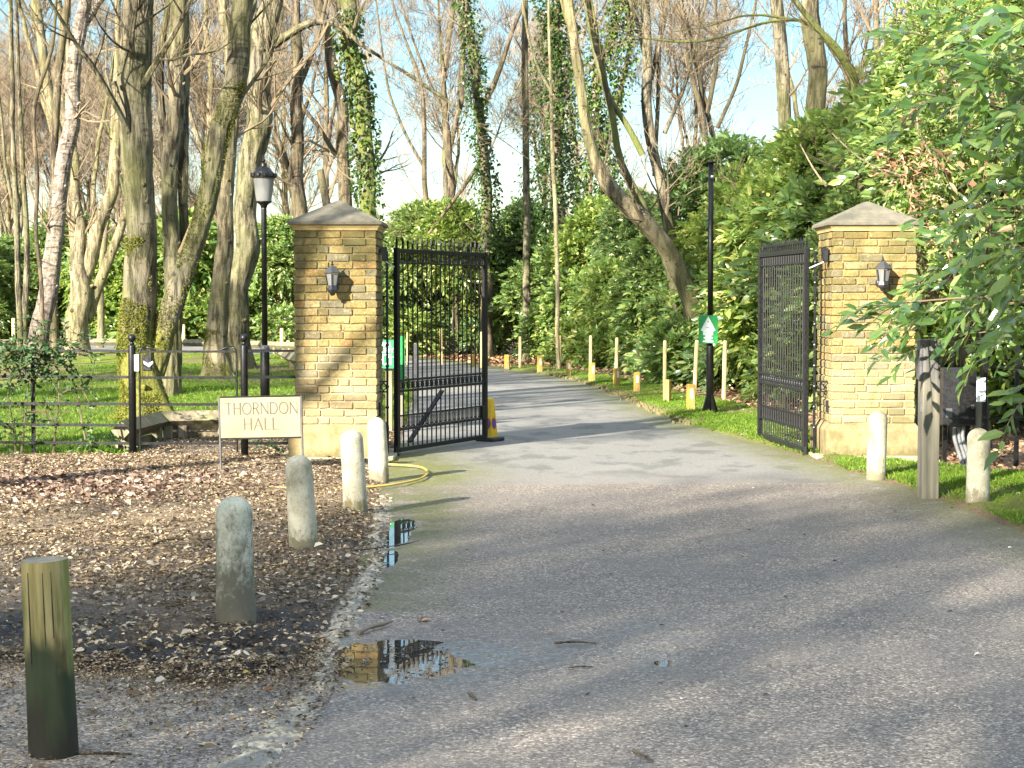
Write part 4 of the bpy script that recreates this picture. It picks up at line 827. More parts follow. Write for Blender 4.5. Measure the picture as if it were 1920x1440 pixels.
# ------------------------------------------------------------------ no waiting cone at the end of the gate
X, Y = PX(918.5, 19.85), 19.85
o = thing('traffic_cone', 'yellow four sided no waiting cone on black rubber base at the gate end', 'traffic cone', (X, Y, .004), R(-32))
mb = MB(); mb.box((0, 0, .022), (.25, .25, .044), bev=.012); mb.build('base', M['rubber'], o)
mb = MB(); a = .064; b = .034; mb.lathe([(a*1.414, .044), (a*1.40, .06), (b*1.45, .46), (b*1.2, .478), (b*.8, .484)], (0, 0, 0), 4, rot0=pi/4); mb.build('body', M['yellow_plastic'], o)
for k in range(4):
    an = k*pi/2; tl = atan2(a-b, .4); Rm = Matrix.Rotation(an, 3, 'Z') @ Matrix.Rotation(-tl, 3, 'X')
    for r_, m_, off, nm in ((.045, 'red_disc', .002, 'red_ring'), (.034, 'blue_disc', .0035, 'blue_disc')):
        mb = MB(); t = np.arange(28)*2*pi/28; V = [Rm @ Vector((r_*cos(x), 0, 1.45*r_*sin(x))) for x in t]; c0_ = Matrix.Rotation(an, 3, 'Z') @ Vector((0, -(a-(a-b)*(.20-.06)/.4)-off, .20))
        mb.add([np.array(v+c0_) for v in V], None, None, [tuple(range(28))]); mb.build(nm, M[m_], o)

# ------------------------------------------------------------------ bollards and posts
def bollard(px, py, top, h, r, lean, label, mat='bollard', k=1.0):
    g = G(px, py); rb = r*1.08; prof = [(rb, -.06), (rb, .02), (r*1.04, h*.4), (r, h-.075)]+[(r*cos(a), h-.075+.075*sin(a)) for a in np.linspace(.2, pi/2-.05, 9)]+[(.004, h)]
    mb = MB(); mb.lathe(prof, (0, 0, 0), 28, True); V = mb.V[0]; n = (vnoise(V*14+px)-.5)[:, None]; V[:, :2] += n*.010*unit(np.c_[V[:, :2], 0*V[:, 2]])[:, :2]
    o = mb.build('bollard', M[mat], None, True, (g[0], g[1], .005)); o.rotation_euler = (R(lean[1]), R(lean[0]), R(px % 90)*0)
    return tag(o, label, 'bollard', 'round topped concrete bollards beside the drive', 'thing')
bollard(443, 1172, 932, .632, .091, (-.7, 0), 'dirty round topped concrete bollard, green top and dark stained foot, nearest the timber post', 'bollard_dirty')
def foot_patch(o, rad, z0, hh, a0, wd, mat, name, seed):
    q = np.random.default_rng(seed); n = 18; V = []
    for i in range(n):
        t = i*2*pi/n; a = a0+wd*cos(t)*q.uniform(.7, 1.15); z = z0+hh*sin(t)*q.uniform(.55, 1.2); V.append((rad*cos(a), rad*sin(a), z))
    mb = MB(); mid = [(rad*1.012*cos(a0), rad*1.012*sin(a0), z0)]
    mb.add([(x*1.01, y*1.01, z) for x, y, z in V]+[(x*1.022, y*1.022, z*.97+z0*.03) for x, y, z in V]+[(rad*1.03*cos(a0), rad*1.03*sin(a0), z0)], [(i, (i+1) % n, n+(i+1) % n, n+i) for i in range(n)], [(n+i, n+(i+1) % n, 2*n) for i in range(n)]); mb.build(name, M[mat], o)
b2 = bollard(571, 1040, 855, .625, .086, (-3.6, 0), 'pale concrete bollard leaning left, standing just below the stone sign', 'bollard')
b3 = bollard(667, 965, 808, .630, .086, (-2.6, 0), 'pale concrete bollard with a broken foot in front of the left brick pillar')
bollard(711, 904, 787, .565, .084, (-2.4, 0), 'cream concrete bollard nearest the left gate hinge')
foot_patch(b2, .0945, .055, .075, -pi/2-.45, .42, 'rail_timber', 'broken_foot', 3); foot_patch(b3, .0945, .05, .05, -pi/2+.35, .45, 'rail_timber', 'broken_foot', 6); foot_patch(b3, .0935, .085, .03, -pi/2-.55, .4, 'plinth', 'pale_break', 9)
o = bollard(1642, 900, 772, .610, .082, (1.6, 0), 'white concrete bollard with a chipped patch, in front of the right pillar')
mb = MB(); rr_ = np.random.default_rng(5); V = []
for i in range(14):
    a = -pi/2+.25+.30*cos(i*2*pi/14)*rr_.uniform(.7, 1.1); z = .17+.062*sin(i*2*pi/14)*rr_.uniform(.75, 1.15); V.append((.0875*cos(a), .0875*sin(a), z))
mb.add(V+[(x*1.025, y*1.025, z) for x, y, z in V], [(i, (i+1) % 14, 14+(i+1) % 14, 14+i) for i in range(14)], None, [tuple(range(14, 28))]); mb.build('chipped_patch', M['paving'], o)
bollard(1833, 946, 806, .595, .086, (.2, 0), 'plain concrete bollard on the moss right of the grey entry post')
g = G(101, 1416); mb = MB(); a = np.arange(36)*2*pi/36
prof = [(.087, -.05), (.086, .1), (.083, .35), (.0815, .66), (.080, .695)]; rad = 1-.035*np.maximum(0, np.cos(a*3+.6))**3
V = np.concatenate([np.stack((r_*rad*np.cos(a), r_*rad*np.sin(a), 0*a+z), 1) for r_, z in prof]); mb.add(V, grid_quads(5, 36, True))
o = tag(mb.build('timber_post', M['post_wood'], None, True, (g[0], g[1], .0)), 'round timber post, yellow green above and black with algae below, nearest the camera', 'post', None, 'thing'); o.rotation_euler = (0, R(-2.0), 0)
mb = MB(); mb.add(np.stack((.080*rad*np.cos(a), .080*rad*np.sin(a), 0*a+.6955), 1), None, None, [tuple(range(36))]); mb.build('cut_top', M['grey_timber'], o)
for k in (-.55, .15, .5):
    mb = MB(); aa = -pi/2+k; c, s = cos(aa)*.0822, sin(aa)*.0822; mb.tube([(c*1.0, s*1.0, .38+.1*k), (c*.985, s*.985, .5), (c*.975, s*.975, .66)], [.0018, .003, .002], 5); mb.build('crack', M['black_plastic'], o)
# grey entry post with keypad
Y = 14.12; X = PX(1747, Y)
o = thing('entry_post', 'square grey weathered timber entry post with keypad box at the right verge', 'entry post', (X, Y+.09, 0), R(0))
mb = MB(); mb.box((0, 0, .63), (.136, .18, 1.30), bev=.004); mb.build('post', M['entry_wood'], o)
mb = MB(); mb.box((-.082, -.02, 1.12), (.026, .13, .325), bev=.004); kp = mb.build('keypad_box', M['grey_metal'], o)
mb = MB(); mb.box((-.0965, -.03, 1.16), (.004, .05, .07)); mb.build('keypad', M['black_plastic'], kp)
mb = MB(); mb.box((-.069, -.04, .76), (.003, .07, .12)); mb.build('label_plate', M['silver'], o)
# black cabinet, its notice and railing posts on the right
Y = 17.1; o = thing('meter_cabinet', 'black metal cabinet on legs behind the entry post, under the laurel', 'cabinet', (PX(1799, Y), Y+.1, 0))
mb = MB(); mb.box((0, 0, .655), (.33, .22, .56), bev=.006); mb.build('body', M['black_plastic'], o)
mb = MB(); mb.box((.075, -.114, .655), (.165, .008, .52), bev=.003); d_ = mb.build('door', M['black_iron'], o)
mb = MB(); mb.box((.125, -.128, .56), (.03, .018, .04), bev=.004); mb.build('padlock', M['grey_metal'], d_)
mb = MB(); mb.box((-.10, -.1115, .50), (.06, .002, .09)); mb.build('label_plate', M['grey_metal'], o)
for sx in (-.11, .11): mb = MB(); mb.box((sx, .02, .19), (.04, .04, .40)); mb.build('leg', M['black_iron'], o)
for sx, r_ in ((-.03, .02), (.015, .018), (.05, .02)):
    mb = MB(); mb.tube(resample([(sx, -.05, .385), (sx-.01, -.07, .25), (sx+.035, -.10, .10), (sx+.07, -.12, -.02)], 12), r_, 8); mb.build('cable', M['cable'], o, True)
Y = 16.95; o = thing('railing_post', 'thin black railing post beside the cabinet carrying a white paper notice', 'railing post', (PX(1847, Y), Y, 0)); mb = MB(); mb.box((0, 0, .6), (.045, .03, 1.2), bev=.003); mb.build('upright', M['black_iron'], o)
mb = MB(); mb.box((-.045, -.025, .735), (.085, .004, .235), rz=R(-25)); mb.build('paper_notice', M['paper'], o)
Y = 16.9; o = thing('railing_post', 'thin black railing post at the right edge below the laurel leaves', 'railing post', (PX(1907, Y), Y, 0)); mb = MB(); mb.box((0, 0, .6), (.045, .03, 1.2), bev=.003); mb.build('upright', M['black_iron'], o)
for z in (.95, .45): mb = MB(); mb.bar((-.28, .02, z), (1.6, .02, z), .012, .026); mb.build('rail', M['black_iron'], o)
Y = 17.2; mb = MB(); mb.box((0, 0, .38), (.075, .06, .80), bev=.005); tag(mb.build('timber_stake', M['grey_timber'], None, False, (PX(1837, Y), Y+.1, 0)), 'weathered timber stake right behind the black cabinet', 'stake', None, 'thing')
# black steel post behind the gate
Y = 24.6; mb = MB(); mb.box((0, 0, .48), (.078, .078, 1.0), bev=.005); tag(mb.build('steel_post', M['grey_metal'], None, False, (PX(780, Y), Y, 0)), 'square dark steel post on the drive seen through the left gate bars', 'post', None, 'thing')
# amber marker posts with reflectors along the drive
AMB = [(1295, 775, 720, 'nearest the tall black post'), (1251, 758, 712, 'second from the tall black post, no reflector showing'), (1194, 738, 698, 'third from the tall black post'), (1156, 727, 690, 'fourth from the tall black post, slightly darker'), (1110, 718, 680, 'fifth from the tall black post, dark below'), (1066, 708, 675, 'sixth from the tall black post, bright yellow'), (1012, 700, 667, 'second last before the bend'), (950, 694, 665, 'furthest at the bend, orange')]
for i, (px, by, ty, lb) in enumerate(AMB):
    g = G(px, by); h = (by-ty)/FPX*g[1]; o = thing('marker_post', 'short amber marker post beside the drive, '+lb, 'marker post', (g[0], g[1], 0), R([8, -30, 5, 25, 20, 0, 15, 5][i]), 'amber marker posts along the drive')
    w = .098 if i else .105; mb = MB(); mb.box((0, 0, h/2-.02), (w, w, h+.04), bev=.006); mb.build('shaft', M['amber_wood'], o)
    if i != 1 and i < 7: mb = MB(); mb.box((0, -w/2-.002, h*.68), (w*.42, .004, h*.34)); mb.build('reflector', M['white_paint'], o)
    mb = MB(); mb.box((0, 0, .012), (w+.012, w+.012, .05), bev=.004); mb.build('foot', M['rail_timber'], o)
g = G(888, 688); mb = MB(); mb.box((0, 0, .13), (.1, .1, .30), bev=.006); tag(mb.build('marker_post', M['amber_wood'], None, False, (g[0], g[1], 0)), 'short orange marker post seen through the free end of the left gate', 'marker post', 'amber marker posts along the drive', 'thing')
# pale stakes along the hedge
STK = [(975, 692, 631, 'at the bend, left end of the row'), (1050, 695, 629, 'second from the bend'), (1107, 702, 629, 'third from the bend'), (1155, 709, 633, 'fourth from the bend'), (1196, 716, 636, 'fifth from the bend'), (1246, 729, 638, 'third left of the tall black post'), (1302, 740, 637, 'just left of the tall black post'), (1357, 752, 638, 'just right of the tall black post'), (1470, 762, 646, 'seen through the right gate bars')]
for px, by, ty, lb in STK+[(828, 684, 615, 'seen through the middle of the left gate'), (903, 690, 622, 'seen through the free end of the left gate'), (764, 684, 622, 'seen between the hinge side bars of the left gate')]:
    g = G(px, by); h = (by-ty)/FPX*g[1]; mb = MB(); r_ = .034; mb.lathe([(r_, -.05), (r_, h-.03), (r_*.7, h)], (0, 0, 0), 9)
    o = tag(mb.build('hedge_stake', M['stake_wood'], None, False, (g[0], g[1], 0)), 'pale round stake before the hedge, '+lb, 'stake', 'pale stakes along the laurel hedge', 'thing'); o.rotation_euler = (0, R(rng.normal()*1.2), 0)
for px, by, ty, lb in [(27, 645, 598, 'left of the grey stems'), (98, 646, 606, 'between the birch and the forked beech'), (345, 652, 610, 'right of the second moss trunk'), (529, 657, 617, 'left of the brick pillar, by the lamp post'), (541, 657, 640, 'short one touching the brick pillar edge')]:
    D = 62; x = PX(px, D); h = (by-ty)/FPX*D; mb = MB(); mb.lathe([(.065, -.3), (.065, h), (.05, h+.03)], (0, 0, 0), 9)
    tag(mb.build('hedge_stake', M['stake_wood'], None, False, (x, D, float(CAM_H-(by-560)/FPX*D))), 'pale far stake beyond the drive bend, '+lb, 'stake', 'pale stakes beyond the bend', 'thing')
# yellow hose on the ground
pts = [(300, 903), (400, 912), (520, 921), (640, 923), (735, 916), (790, 904), (806, 891), (790, 880), (740, 876), (640, 875), (560, 875), (470, 873), (405, 876)]
w = [G(*q) for q in pts]; w = resample([x+np.array((0, 0, .028)) for x in w], 60, 3); mb = MB(); mb.tube(w, .0095, 8); tag(mb.build('hose', M['hose_yellow'], None, True), 'yellow hose looped on the ground around the bollards by the left pillar', 'hose', None, 'thing')
# ------------------------------------------------------------------ trees
trng = np.random.default_rng(23)
def crown(r, pp, pr, lv, up=.25, rmin=.0035):
    """lv: list of (count, length, angle, points, tmin)"""
    mb = MB(); sides = (5, 4, 3, 3)
    for i, (m, L, ang, n, tm) in enumerate(lv):
        pp, pr = grow(r, pp, pr, m, tm, L, ang, n, up, .13 if i else .10, .3, .5 if i else .25); pr = np.minimum(pr, .045)
        pr = np.maximum(pr, rmin); V, Q = tubes(pp, pr, sides[i]); mb.add(V, Q)
    return mb
def tree(label, D, stems, mat, lv=None, name='bare_tree', cat='tree', flare=.55, ext=4.0, ivy=None, moss=None, group=None, seed=0, tw='twig', lumps=.10, sides=16, root=None):
    r = np.random.default_rng(1000+seed); st = []
    b = P(*stems[0][0][:2], D); bx = b[0] if root is None else root
    fine = D <= 40 and stems[0][0][2] > 28; N = 200 if fine else 40; sides = 60 if fine else sides; o = thing(name, label, cat, (bx, D, 0), 0, group); tr = MB(); paths, rads = [], []
    for k, s in enumerate(stems):
        c = []
        for q in s:
            dd = D+(q[3] if len(q) > 3 else (0 if k == 0 else .08*k)); w = P(q[0], q[1], dd); c.append((*(w-np.array((bx, D, 0))), q[2]/2*dd/FPX))
        c = np.array(c)
        if k == 0 and c[0, 2] < 1.2: c[0, 2] = -.15
        if ext:
            t = unit(c[-1, :3]-c[-2, :3]+np.array((0, 0, .15))); c = np.vstack((c, [*(c[-1, :3]+t*ext*.5+r.normal(size=3)*.12), c[-1, 3]*.75], [*(c[-1, :3]+t*ext+r.normal(size=3)*.3), c[-1, 3]*.3]))
        c = resample(c, N, 40 if fine else 2); p, ra = c[:, :3], c[:, 3].copy()
        p = p+(np.stack([vnoise(np.stack((p[:, 2]*1.1, np.full(N, k*3.+j*5), np.full(N, seed*1.7)), -1)) for j in range(3)], 1)-.5)*ra[:, None]*.9*np.array((1, 1, 0))
        a = np.arange(sides)*2*pi/sides; fl = flare*np.exp(-np.maximum(p[:, 2]+.05, 0)/.22) if (k == 0 or c[0, 2] < .3) else np.zeros(N)
        ph = r.uniform(0, 6)
        l1 = vnoise(np.stack((np.cos(a)[None]*1.6+0*ra[:, None]+seed, np.sin(a)[None]*1.6+0*ra[:, None], (p[:, 2]*1.5)[:, None]+0*a[None]), -1))-.5
        lump = 1+lumps*2*l1+fl[:, None]*(1+.55*np.cos(5*a+ph)[None])
        if fine:      # furrowed bark
            gx, gy = np.cos(a)[None]*ra[:, None], np.sin(a)[None]*ra[:, None]; gz = p[:, 2][:, None]+0*gx; w1 = vnoise(np.stack((gx*5, gy*5, gz*2.5+9), -1))*.5
            f1 = np.abs(vnoise(np.stack((gx*26+w1*3, gy*26+seed, gz*3.2), -1))-.5)*2; f2 = vnoise(np.stack((gx*9, gy*9+seed, gz*1.6), -1))-.5
            lump = lump+((f1-.4)*.020+f2*.035)/np.maximum(ra[:, None], .03)
        V, Q = tubes(p[None], ra[None], sides, lump[None]); tr.add(V, Q); paths.append(p); rads.append(ra)
        # knots and stubs
        for j in range(18):
            i = r.integers(3, N-4); 
            if ra[i] < .06: continue
            n = unit(np.array((r.normal(), -abs(r.normal())*.8, .3))); q0 = p[i]+n*ra[i]*.75; tr.tube([q0, q0+n*ra[i]*.35, q0+n*ra[i]*.5+np.array((0, 0, .015))], [ra[i]*.26, ra[i]*.17, ra[i]*.05], 6)
    tr.build('trunk', M[mat], o, True)
    if lv:
        cm = MB()
        for p, ra in zip(paths, rads):
            if lv == 'small': L = [(6, ra[0]*9+.5, 1.0, 7, .25), (4, .7, .8, 5, .2), (4, .4, .7, 4, .2)]
            else: L = lv
            x = crown(r, p[None], ra[None], L); cm.add(x.V[0], x.Q[0]) if len(x.V) == 1 else [cm.add(x.V[0], x.Q[0])]+[None]
            # the levels keep their own numbering
            for V, Q in zip(x.V[1:], x.Q[1:]):
                pass
            if len(x.V) > 1:
                off = np.cumsum([0]+[len(v) for v in x.V])
                for i in range(1, len(x.V)): cm.add(x.V[i], x.Q[i]-off[i])
        cm.build('crown', M[tw], o)
    if ivy:
        im = MB()
        for si, t0, t1, n, ex in ivy:
            p, ra = paths[si], rads[si]; t = r.uniform(t0, t1, n)*(N-1); i = t.astype(int); f = (t-i)[:, None]; j = np.minimum(i+1, N-1); q = p[i]*(1-f)+p[j]*f; rr_ = ra[i]
            a = r.uniform(0, 2*pi, n); cl = vnoise(np.stack((np.cos(a)*1.5, np.sin(a)*1.5, q[:, 2]*2.2), -1)); d = np.stack((np.cos(a), np.sin(a), r.normal(size=n)*.25), 1)
            off = rr_+ex*np.clip(cl*1.8-.35, .02, 1.2)*r.uniform(.4, 1.1, n)
            leaf_mesh(im, q+unit(d)*off[:, None], unit(d*.5+np.array((0, 0, -.5))+r.normal(size=(n, 3))*.45), unit(d+r.normal(size=(n, 3))*.4), r.uniform(.07, .14, n), r.uniform(.06, .11, n), False, .1)
        im.build('ivy', M['ivy_leaf'], o)
    if moss:
        im = MB()
        for si, z0, z1, n in moss:
            p, ra = paths[si], rads[si]; k = (p[:, 2] > z0-.1) & (p[:, 2] < z1); ids = np.where(k)[0]; i = r.choice(ids, n); j = np.minimum(i+1, N-1); f = r.random(n)[:, None]; q = p[i]*(1-f)+p[j]*f
            a = r.uniform(0, 2*pi, n); fl = flare*np.exp(-np.maximum(q[:, 2]+.05, 0)/.22); d = np.stack((np.cos(a), np.sin(a), 0*a), 1); rr_ = ra[i]*(1+fl*1.0)
            kp = vnoise(np.stack((np.cos(a)*1.2+5, np.sin(a)*1.2, q[:, 2]*1.6), -1)) > .40+.28*np.clip(q[:, 2]/2.4, 0, 1)**1.5*(z1 < 3)+.06*(r.random(n)-.5); s = q+d*(rr_*1.02)[:, None]; s[:, 2] = np.maximum(s[:, 2], .02)
            s, d = s[kp], d[kp]; m = len(s); leaf_mesh(im, s, unit(d+np.array((0, 0, -.3))+r.normal(size=(m, 3))*.7), r.normal(size=(m, 3)), r.uniform(.015, .04, m), np.full(m, .014), False, .2)
        im.build('moss', M['moss'], o)
    return o
LV = [(7, 2.6, .95, 9, .3), (6, 1.3, .8, 6, .15), (6, .65, .7, 4, .15)]
LVs = [(7, 1.6, .9, 8, .2), (5, .9, .8, 5, .15), (5, .45, .7, 4, .15)]
tree('stout oak with mossy flared foot and a leaning second stem behind the left railings', 23.7,
     [[(264, 785, 74), (262, 700, 70), (260, 600, 68), (259, 500, 62), (256, 400, 56), (252, 300, 58), (254, 230, 58), (262, 150, 62), (268, 60, 58), (270, 0, 56)],
      [(285, 700, 40), (305, 615, 42), (345, 510, 40), (372, 430, 38), (398, 330, 37), (425, 190, 40), (447, 90, 40), (462, 0, 38)]], 'bark_oak', LV, 'oak_tree', flare=.75, ext=6, moss=[(0, -.1, 2.4, 30000), (1, 1.0, 4.5, 9000)], seed=1, tw='bark', lumps=.09)
tree('pale grey trunk just right of the mossy oak, forking high up', 27.2,
     [[(321, 757, 38), (321, 690, 36), (322, 600, 36), (322, 500, 32), (320, 400, 30), (322, 320, 30), (328, 230, 32), (335, 130, 34), (339, 0, 32)], [(318, 330, 20), (304, 230, 16), (298, 160, 14), (308, 60, 13), (318, 0, 12)], [(345, 470, 18), (342, 330, 19), (346, 200, 18), (350, 90, 18)]], 'bark', LVs, flare=.3, seed=2)
tree('golden mossy footed trunk, left one of the close pair by the lamp post', 35,
     [[(402, 706, 46), (402, 640, 42), (410, 560, 36), (417, 480, 33), (424, 400, 32), (432, 300, 30), (437, 200, 26), (428, 100, 22), (420, 0, 20)]], 'bark_pale', LVs, flare=.7, moss=[(0, -.1, 1.0, 9000)], seed=3)
tree('broad grey brown trunk, right one of the close pair by the lamp post', 39,
     [[(442, 694, 50), (444, 600, 48), (456, 480, 45), (468, 350, 42), (482, 200, 46), (494, 80, 44), (502, 0, 40)], [(490, 105, 18), (540, 68, 15), (590, 40, 14), (640, 45, 11), (672, 80, 8)]], 'bark', LV, flare=.4, seed=4)
tree('white barked birch with dark rugged foot at the left', 38,
     [[(72, 702, 38), (78, 620, 38), (86, 560, 36), (98, 480, 30), (113, 370, 29), (132, 230, 28), (143, 100, 27), (156, 20, 24), (165, 0, 20)], [(156, 45, 16), (175, 15, 14), (195, -10, 12)]], 'bark_birch', LVs, 'birch_tree', flare=.3, seed=5, tw='twig_red')
tree('pale beech forking low into several smooth limbs at the left', 50,
     [[(148, 656, 46), (150, 600, 44), (152, 540, 40), (150, 470, 26), (146, 400, 18), (138, 300, 17), (134, 200, 15), (128, 100, 12)], [(152, 545, 26), (172, 460, 26), (192, 390, 26), (212, 355, 22), (219, 280, 17), (224, 200, 14), (222, 100, 12)], [(165, 600, 22), (190, 530, 20), (208, 480, 18), (228, 430, 16), (240, 380, 13)], [(180, 430, 12), (176, 340, 9), (185, 260, 7), (200, 200, 6)]], 'bark_pale', LVs, 'beech_tree', flare=.35, seed=6)
tree('slim straight grey stem nearest the left edge of the picture', 40, [[(37, 690, 12), (35, 560, 11), (33, 480, 11), (27, 330, 10), (22, 150, 9), (21, 0, 8)], [(24, 390, 7), (8, 300, 6), (2, 220, 5)]], 'bark', 'small', flare=.2, seed=7, sides=9)
tree('slim stem close to the birch on its left side', 41, [[(48, 690, 13), (46, 560, 12), (52, 480, 11), (46, 380, 10), (40, 250, 9), (34, 100, 7), (30, 0, 6)]], 'bark', 'small', flare=.2, seed=8, sides=9)
tree('dark crooked stem crossing before the birch at the left', 36, [[(80, 700, 9), (78, 520, 8), (64, 420, 8), (71, 330, 8), (60, 220, 8), (75, 150, 8), (98, 100, 7), (104, 40, 6), (105, 0, 5)], [(97, 95, 5), (72, 60, 4), (45, 5, 4)]], 'bark_brown', 'small', flare=.1, seed=9, sides=8)
tree('dark straight trunk left of the birch running up the picture', 45, [[(100, 678, 17), (102, 520, 16), (101, 370, 16), (103, 230, 15), (112, 120, 15), (122, 40, 14), (126, 0, 13)]], 'bark_brown', LVs, flare=.3, seed=10, sides=10)
tree('yellowish trunk high between birch and dark trunk at the left', 55, [[(142, 655, 22), (140, 500, 20), (138, 380, 19), (112, 260, 18), (92, 180, 18), (80, 80, 18), (70, 0, 16)]], 'bark_pale', LVs, flare=.3, seed=11, sides=10)
tree('thin stem between the beech and the mossy oak', 58, [[(190, 650, 14), (188, 520, 13), (200, 400, 12), (214, 250, 12), (220, 120, 11), (222, 0, 10)]], 'bark_pale', LVs, flare=.2, seed=12, sides=9)
tree('brown trunk directly above the lamp lantern', 43, [[(574, 684, 33), (568, 500, 30), (562, 400, 27), (555, 300, 26), (553, 200, 22), (556, 100, 20), (556, 0, 13)], [(552, 190, 10), (580, 120, 9), (598, 60, 7)], [(548, 330, 10), (520, 260, 9), (505, 240, 7)]], 'bark_brown', LV, flare=.3, seed=13)
tree('orange brown trunk just above the cap of the left pillar', 44, [[(655, 680, 28), (652, 500, 26), (650, 380, 25), (646, 300, 23), (640, 200, 21), (630, 150, 21), (615, 80, 22), (594, 0, 19)], [(630, 290, 9), (600, 240, 8), (575, 210, 7)]], 'bark_brown', LV, flare=.3, seed=14)
tree('ivy clad mossy trunk right of the left pillar cap', 40, [[(698, 695, 34), (694, 500, 32), (690, 380, 30), (688, 300, 32), (676, 180, 29), (664, 110, 30), (654, 40, 30), (648, 0, 32)], [(664, 270, 9), (656, 170, 8), (648, 60, 7), (630, -20, 6)]], 'bark_moss', LV, flare=.3, seed=15, ivy=[(0, .33, .66, 1500, .24), (0, .05, .33, 700, .2)])
tree('tall forked bare tree against the sky above the left gate', 60, [[(845, 655, 18), (844, 500, 17), (845, 340, 15), (843, 270, 14), (832, 200, 11), (832, 150, 10), (845, 60, 9), (852, 0, 8)], [(845, 275, 11), (858, 215, 10), (868, 185, 9), (868, 100, 8), (862, 0, 6)], [(835, 210, 7), (815, 180, 6), (795, 130, 5), (770, 60, 4)]], 'bark_brown', [(9, 2.6, .8, 9, .2), (5, 1.5, .7, 6, .15), (4, .8, .6, 5, .15)], flare=.3, seed=16, tw='twig_red', sides=10)
tree('thin crooked bare tree left of the tall forked tree', 58, [[(803, 655, 11), (800, 400, 10), (796, 320, 9), (797, 235, 8), (792, 160, 7), (765, 90, 5), (740, 20, 4)], [(794, 310, 6), (760, 250, 5), (730, 180, 5), (722, 140, 4)]], 'bark_brown', [(9, 1.9, .8, 8, .2), (6, 1.2, .7, 6, .15), (6, .7, .6, 5, .15)], flare=.2, seed=17, tw='twig_red', sides=8)
tree('ivy wrapped trunk rising behind the gate, green right up to the sky', 50, [[(915, 668, 24), (913, 500, 22), (910, 350, 20), (903, 260, 18), (893, 160, 17), (886, 80, 16), (874, 0, 14)], [(900, 205, 12), (925, 165, 10), (944, 110, 9), (962, 55, 8), (985, 0, 6)], [(902, 300, 8), (870, 350, 7)]], 'bark_brown', LV, flare=.2, seed=18, ivy=[(0, .2, .88, 3200, .34)], tw='twig_red')
tree('straight grey trunk left of the pale thin sapling', 46, [[(988, 680, 15), (987, 500, 14), (988, 330, 14), (984, 200, 13), (983, 0, 13)]], 'bark', LVs, flare=.2, seed=19, sides=10)
tree('pale slender sapling standing free before the hedge', 39, [[(1047, 692, 8), (1046, 530, 8), (1041, 400, 8), (1036, 250, 7), (1034, 165, 7), (1030, 80, 5), (1028, 0, 4)], [(1034, 175, 6), (1008, 130, 5), (990, 70, 5), (982, 10, 4)]], 'bark_sapling', [(8, 1.2, 1.1, 7, .15), (4, .7, .8, 5, .15), (3, .35, .7, 4, .15)], 'sapling', flare=.1, seed=20, sides=8)
tree('tall column of ivy and evergreen leaves behind the pale sapling', 49, [[(1048, 670, 26), (1046, 500, 26), (1045, 300, 24), (1044, 120, 20), (1044, 0, 18)]], 'bark_brown', None, 'ivy_clad_tree', flare=.1, seed=21, ivy=[(0, .1, .9, 9000, .95)], sides=10)
tree('dark ivy covered tree behind the curved trunk', 47, [[(1140, 680, 22), (1140, 450, 20), (1125, 300, 18), (1112, 150, 16), (1150, 60, 12)], [(1125, 300, 12), (1160, 180, 10), (1180, 90, 8), (1190, 0, 6)]], 'bark_brown', LVs, 'ivy_clad_tree', flare=.1, seed=22, ivy=[(0, .2, .8, 4200, .75), (1, .1, .8, 1500, .4)], sides=10)
tree('great curved leaning trunk sweeping left out of the hedge', 33, [[(1330, 705, 34), (1300, 580, 34), (1262, 488, 33), (1235, 445, 34), (1200, 408, 33), (1160, 375, 31), (1128, 340, 27), (1105, 290, 23), (1092, 210, 21), (1082, 120, 20), (1073, 50, 20), (1068, 0, 20)], [(1090, 100, 9), (1062, 40, 8), (1052, 0, 7)]], 'bark_pale', LVs, flare=.2, seed=23, ext=5)
tree('slim curving stem between the great leaning trunk and the reddish stem', 34, [[(1290, 690, 17), (1262, 520, 16), (1228, 430, 15), (1196, 370, 15), (1165, 320, 14), (1156, 250, 13), (1146, 190, 14), (1128, 140, 13), (1112, 80, 12), (1100, 0, 11)], [(1205, 290, 13), (1180, 240, 11), (1140, 180, 10), (1118, 60, 8)]], 'bark_moss', LVs, flare=.2, seed=24, sides=10)
tree('upright many branched stem right of the curved trunk', 35, [[(1290, 695, 22), (1270, 500, 22), (1253, 420, 21), (1236, 330, 19), (1220, 270, 19), (1213, 200, 20), (1213, 120, 19), (1212, 60, 18), (1212, 0, 16)], [(1214, 130, 9), (1200, 60, 8), (1180, 0, 6)], [(1222, 150, 9), (1240, 70, 8), (1255, 0, 6)], [(1228, 330, 9), (1232, 200, 8), (1236, 80, 7)], [(1245, 250, 8), (1285, 160, 7), (1310, 60, 5)]], 'bark', [(8, 1.8, .6, 8, .15), (6, 1.1, .7, 6, .1), (6, .6, .6, 4, .1)], flare=.2, seed=25, tw='twig_red')
tree('multi stemmed bare tree behind the laurels right of centre', 42, [[(1330, 690, 16), (1328, 400, 14), (1322, 220, 12), (1295, 140, 10), (1280, 60, 8), (1272, 0, 7)], [(1326, 215, 10), (1345, 120, 8), (1342, 0, 6)], [(1322, 250, 9), (1312, 130, 7), (1310, 0, 6)], [(1340, 260, 11), (1318, 170, 9), (1300, 90, 7)], [(1345, 240, 8), (1385, 150, 7), (1405, 60, 6)]], 'bark_brown', [(8, 2.0, .6, 8, .15), (6, 1.2, .7, 6, .1), (6, .7, .6, 4, .1)], flare=.2, seed=26, tw='twig_red', sides=9)
tree('thick pale trunk rising from the laurels above the right gate', 30, [[(1540, 735, 40), (1535, 400, 38), (1530, 220, 36), (1526, 100, 34), (1520, 0, 32)]], 'bark_pale', LVs, flare=.2, seed=27)
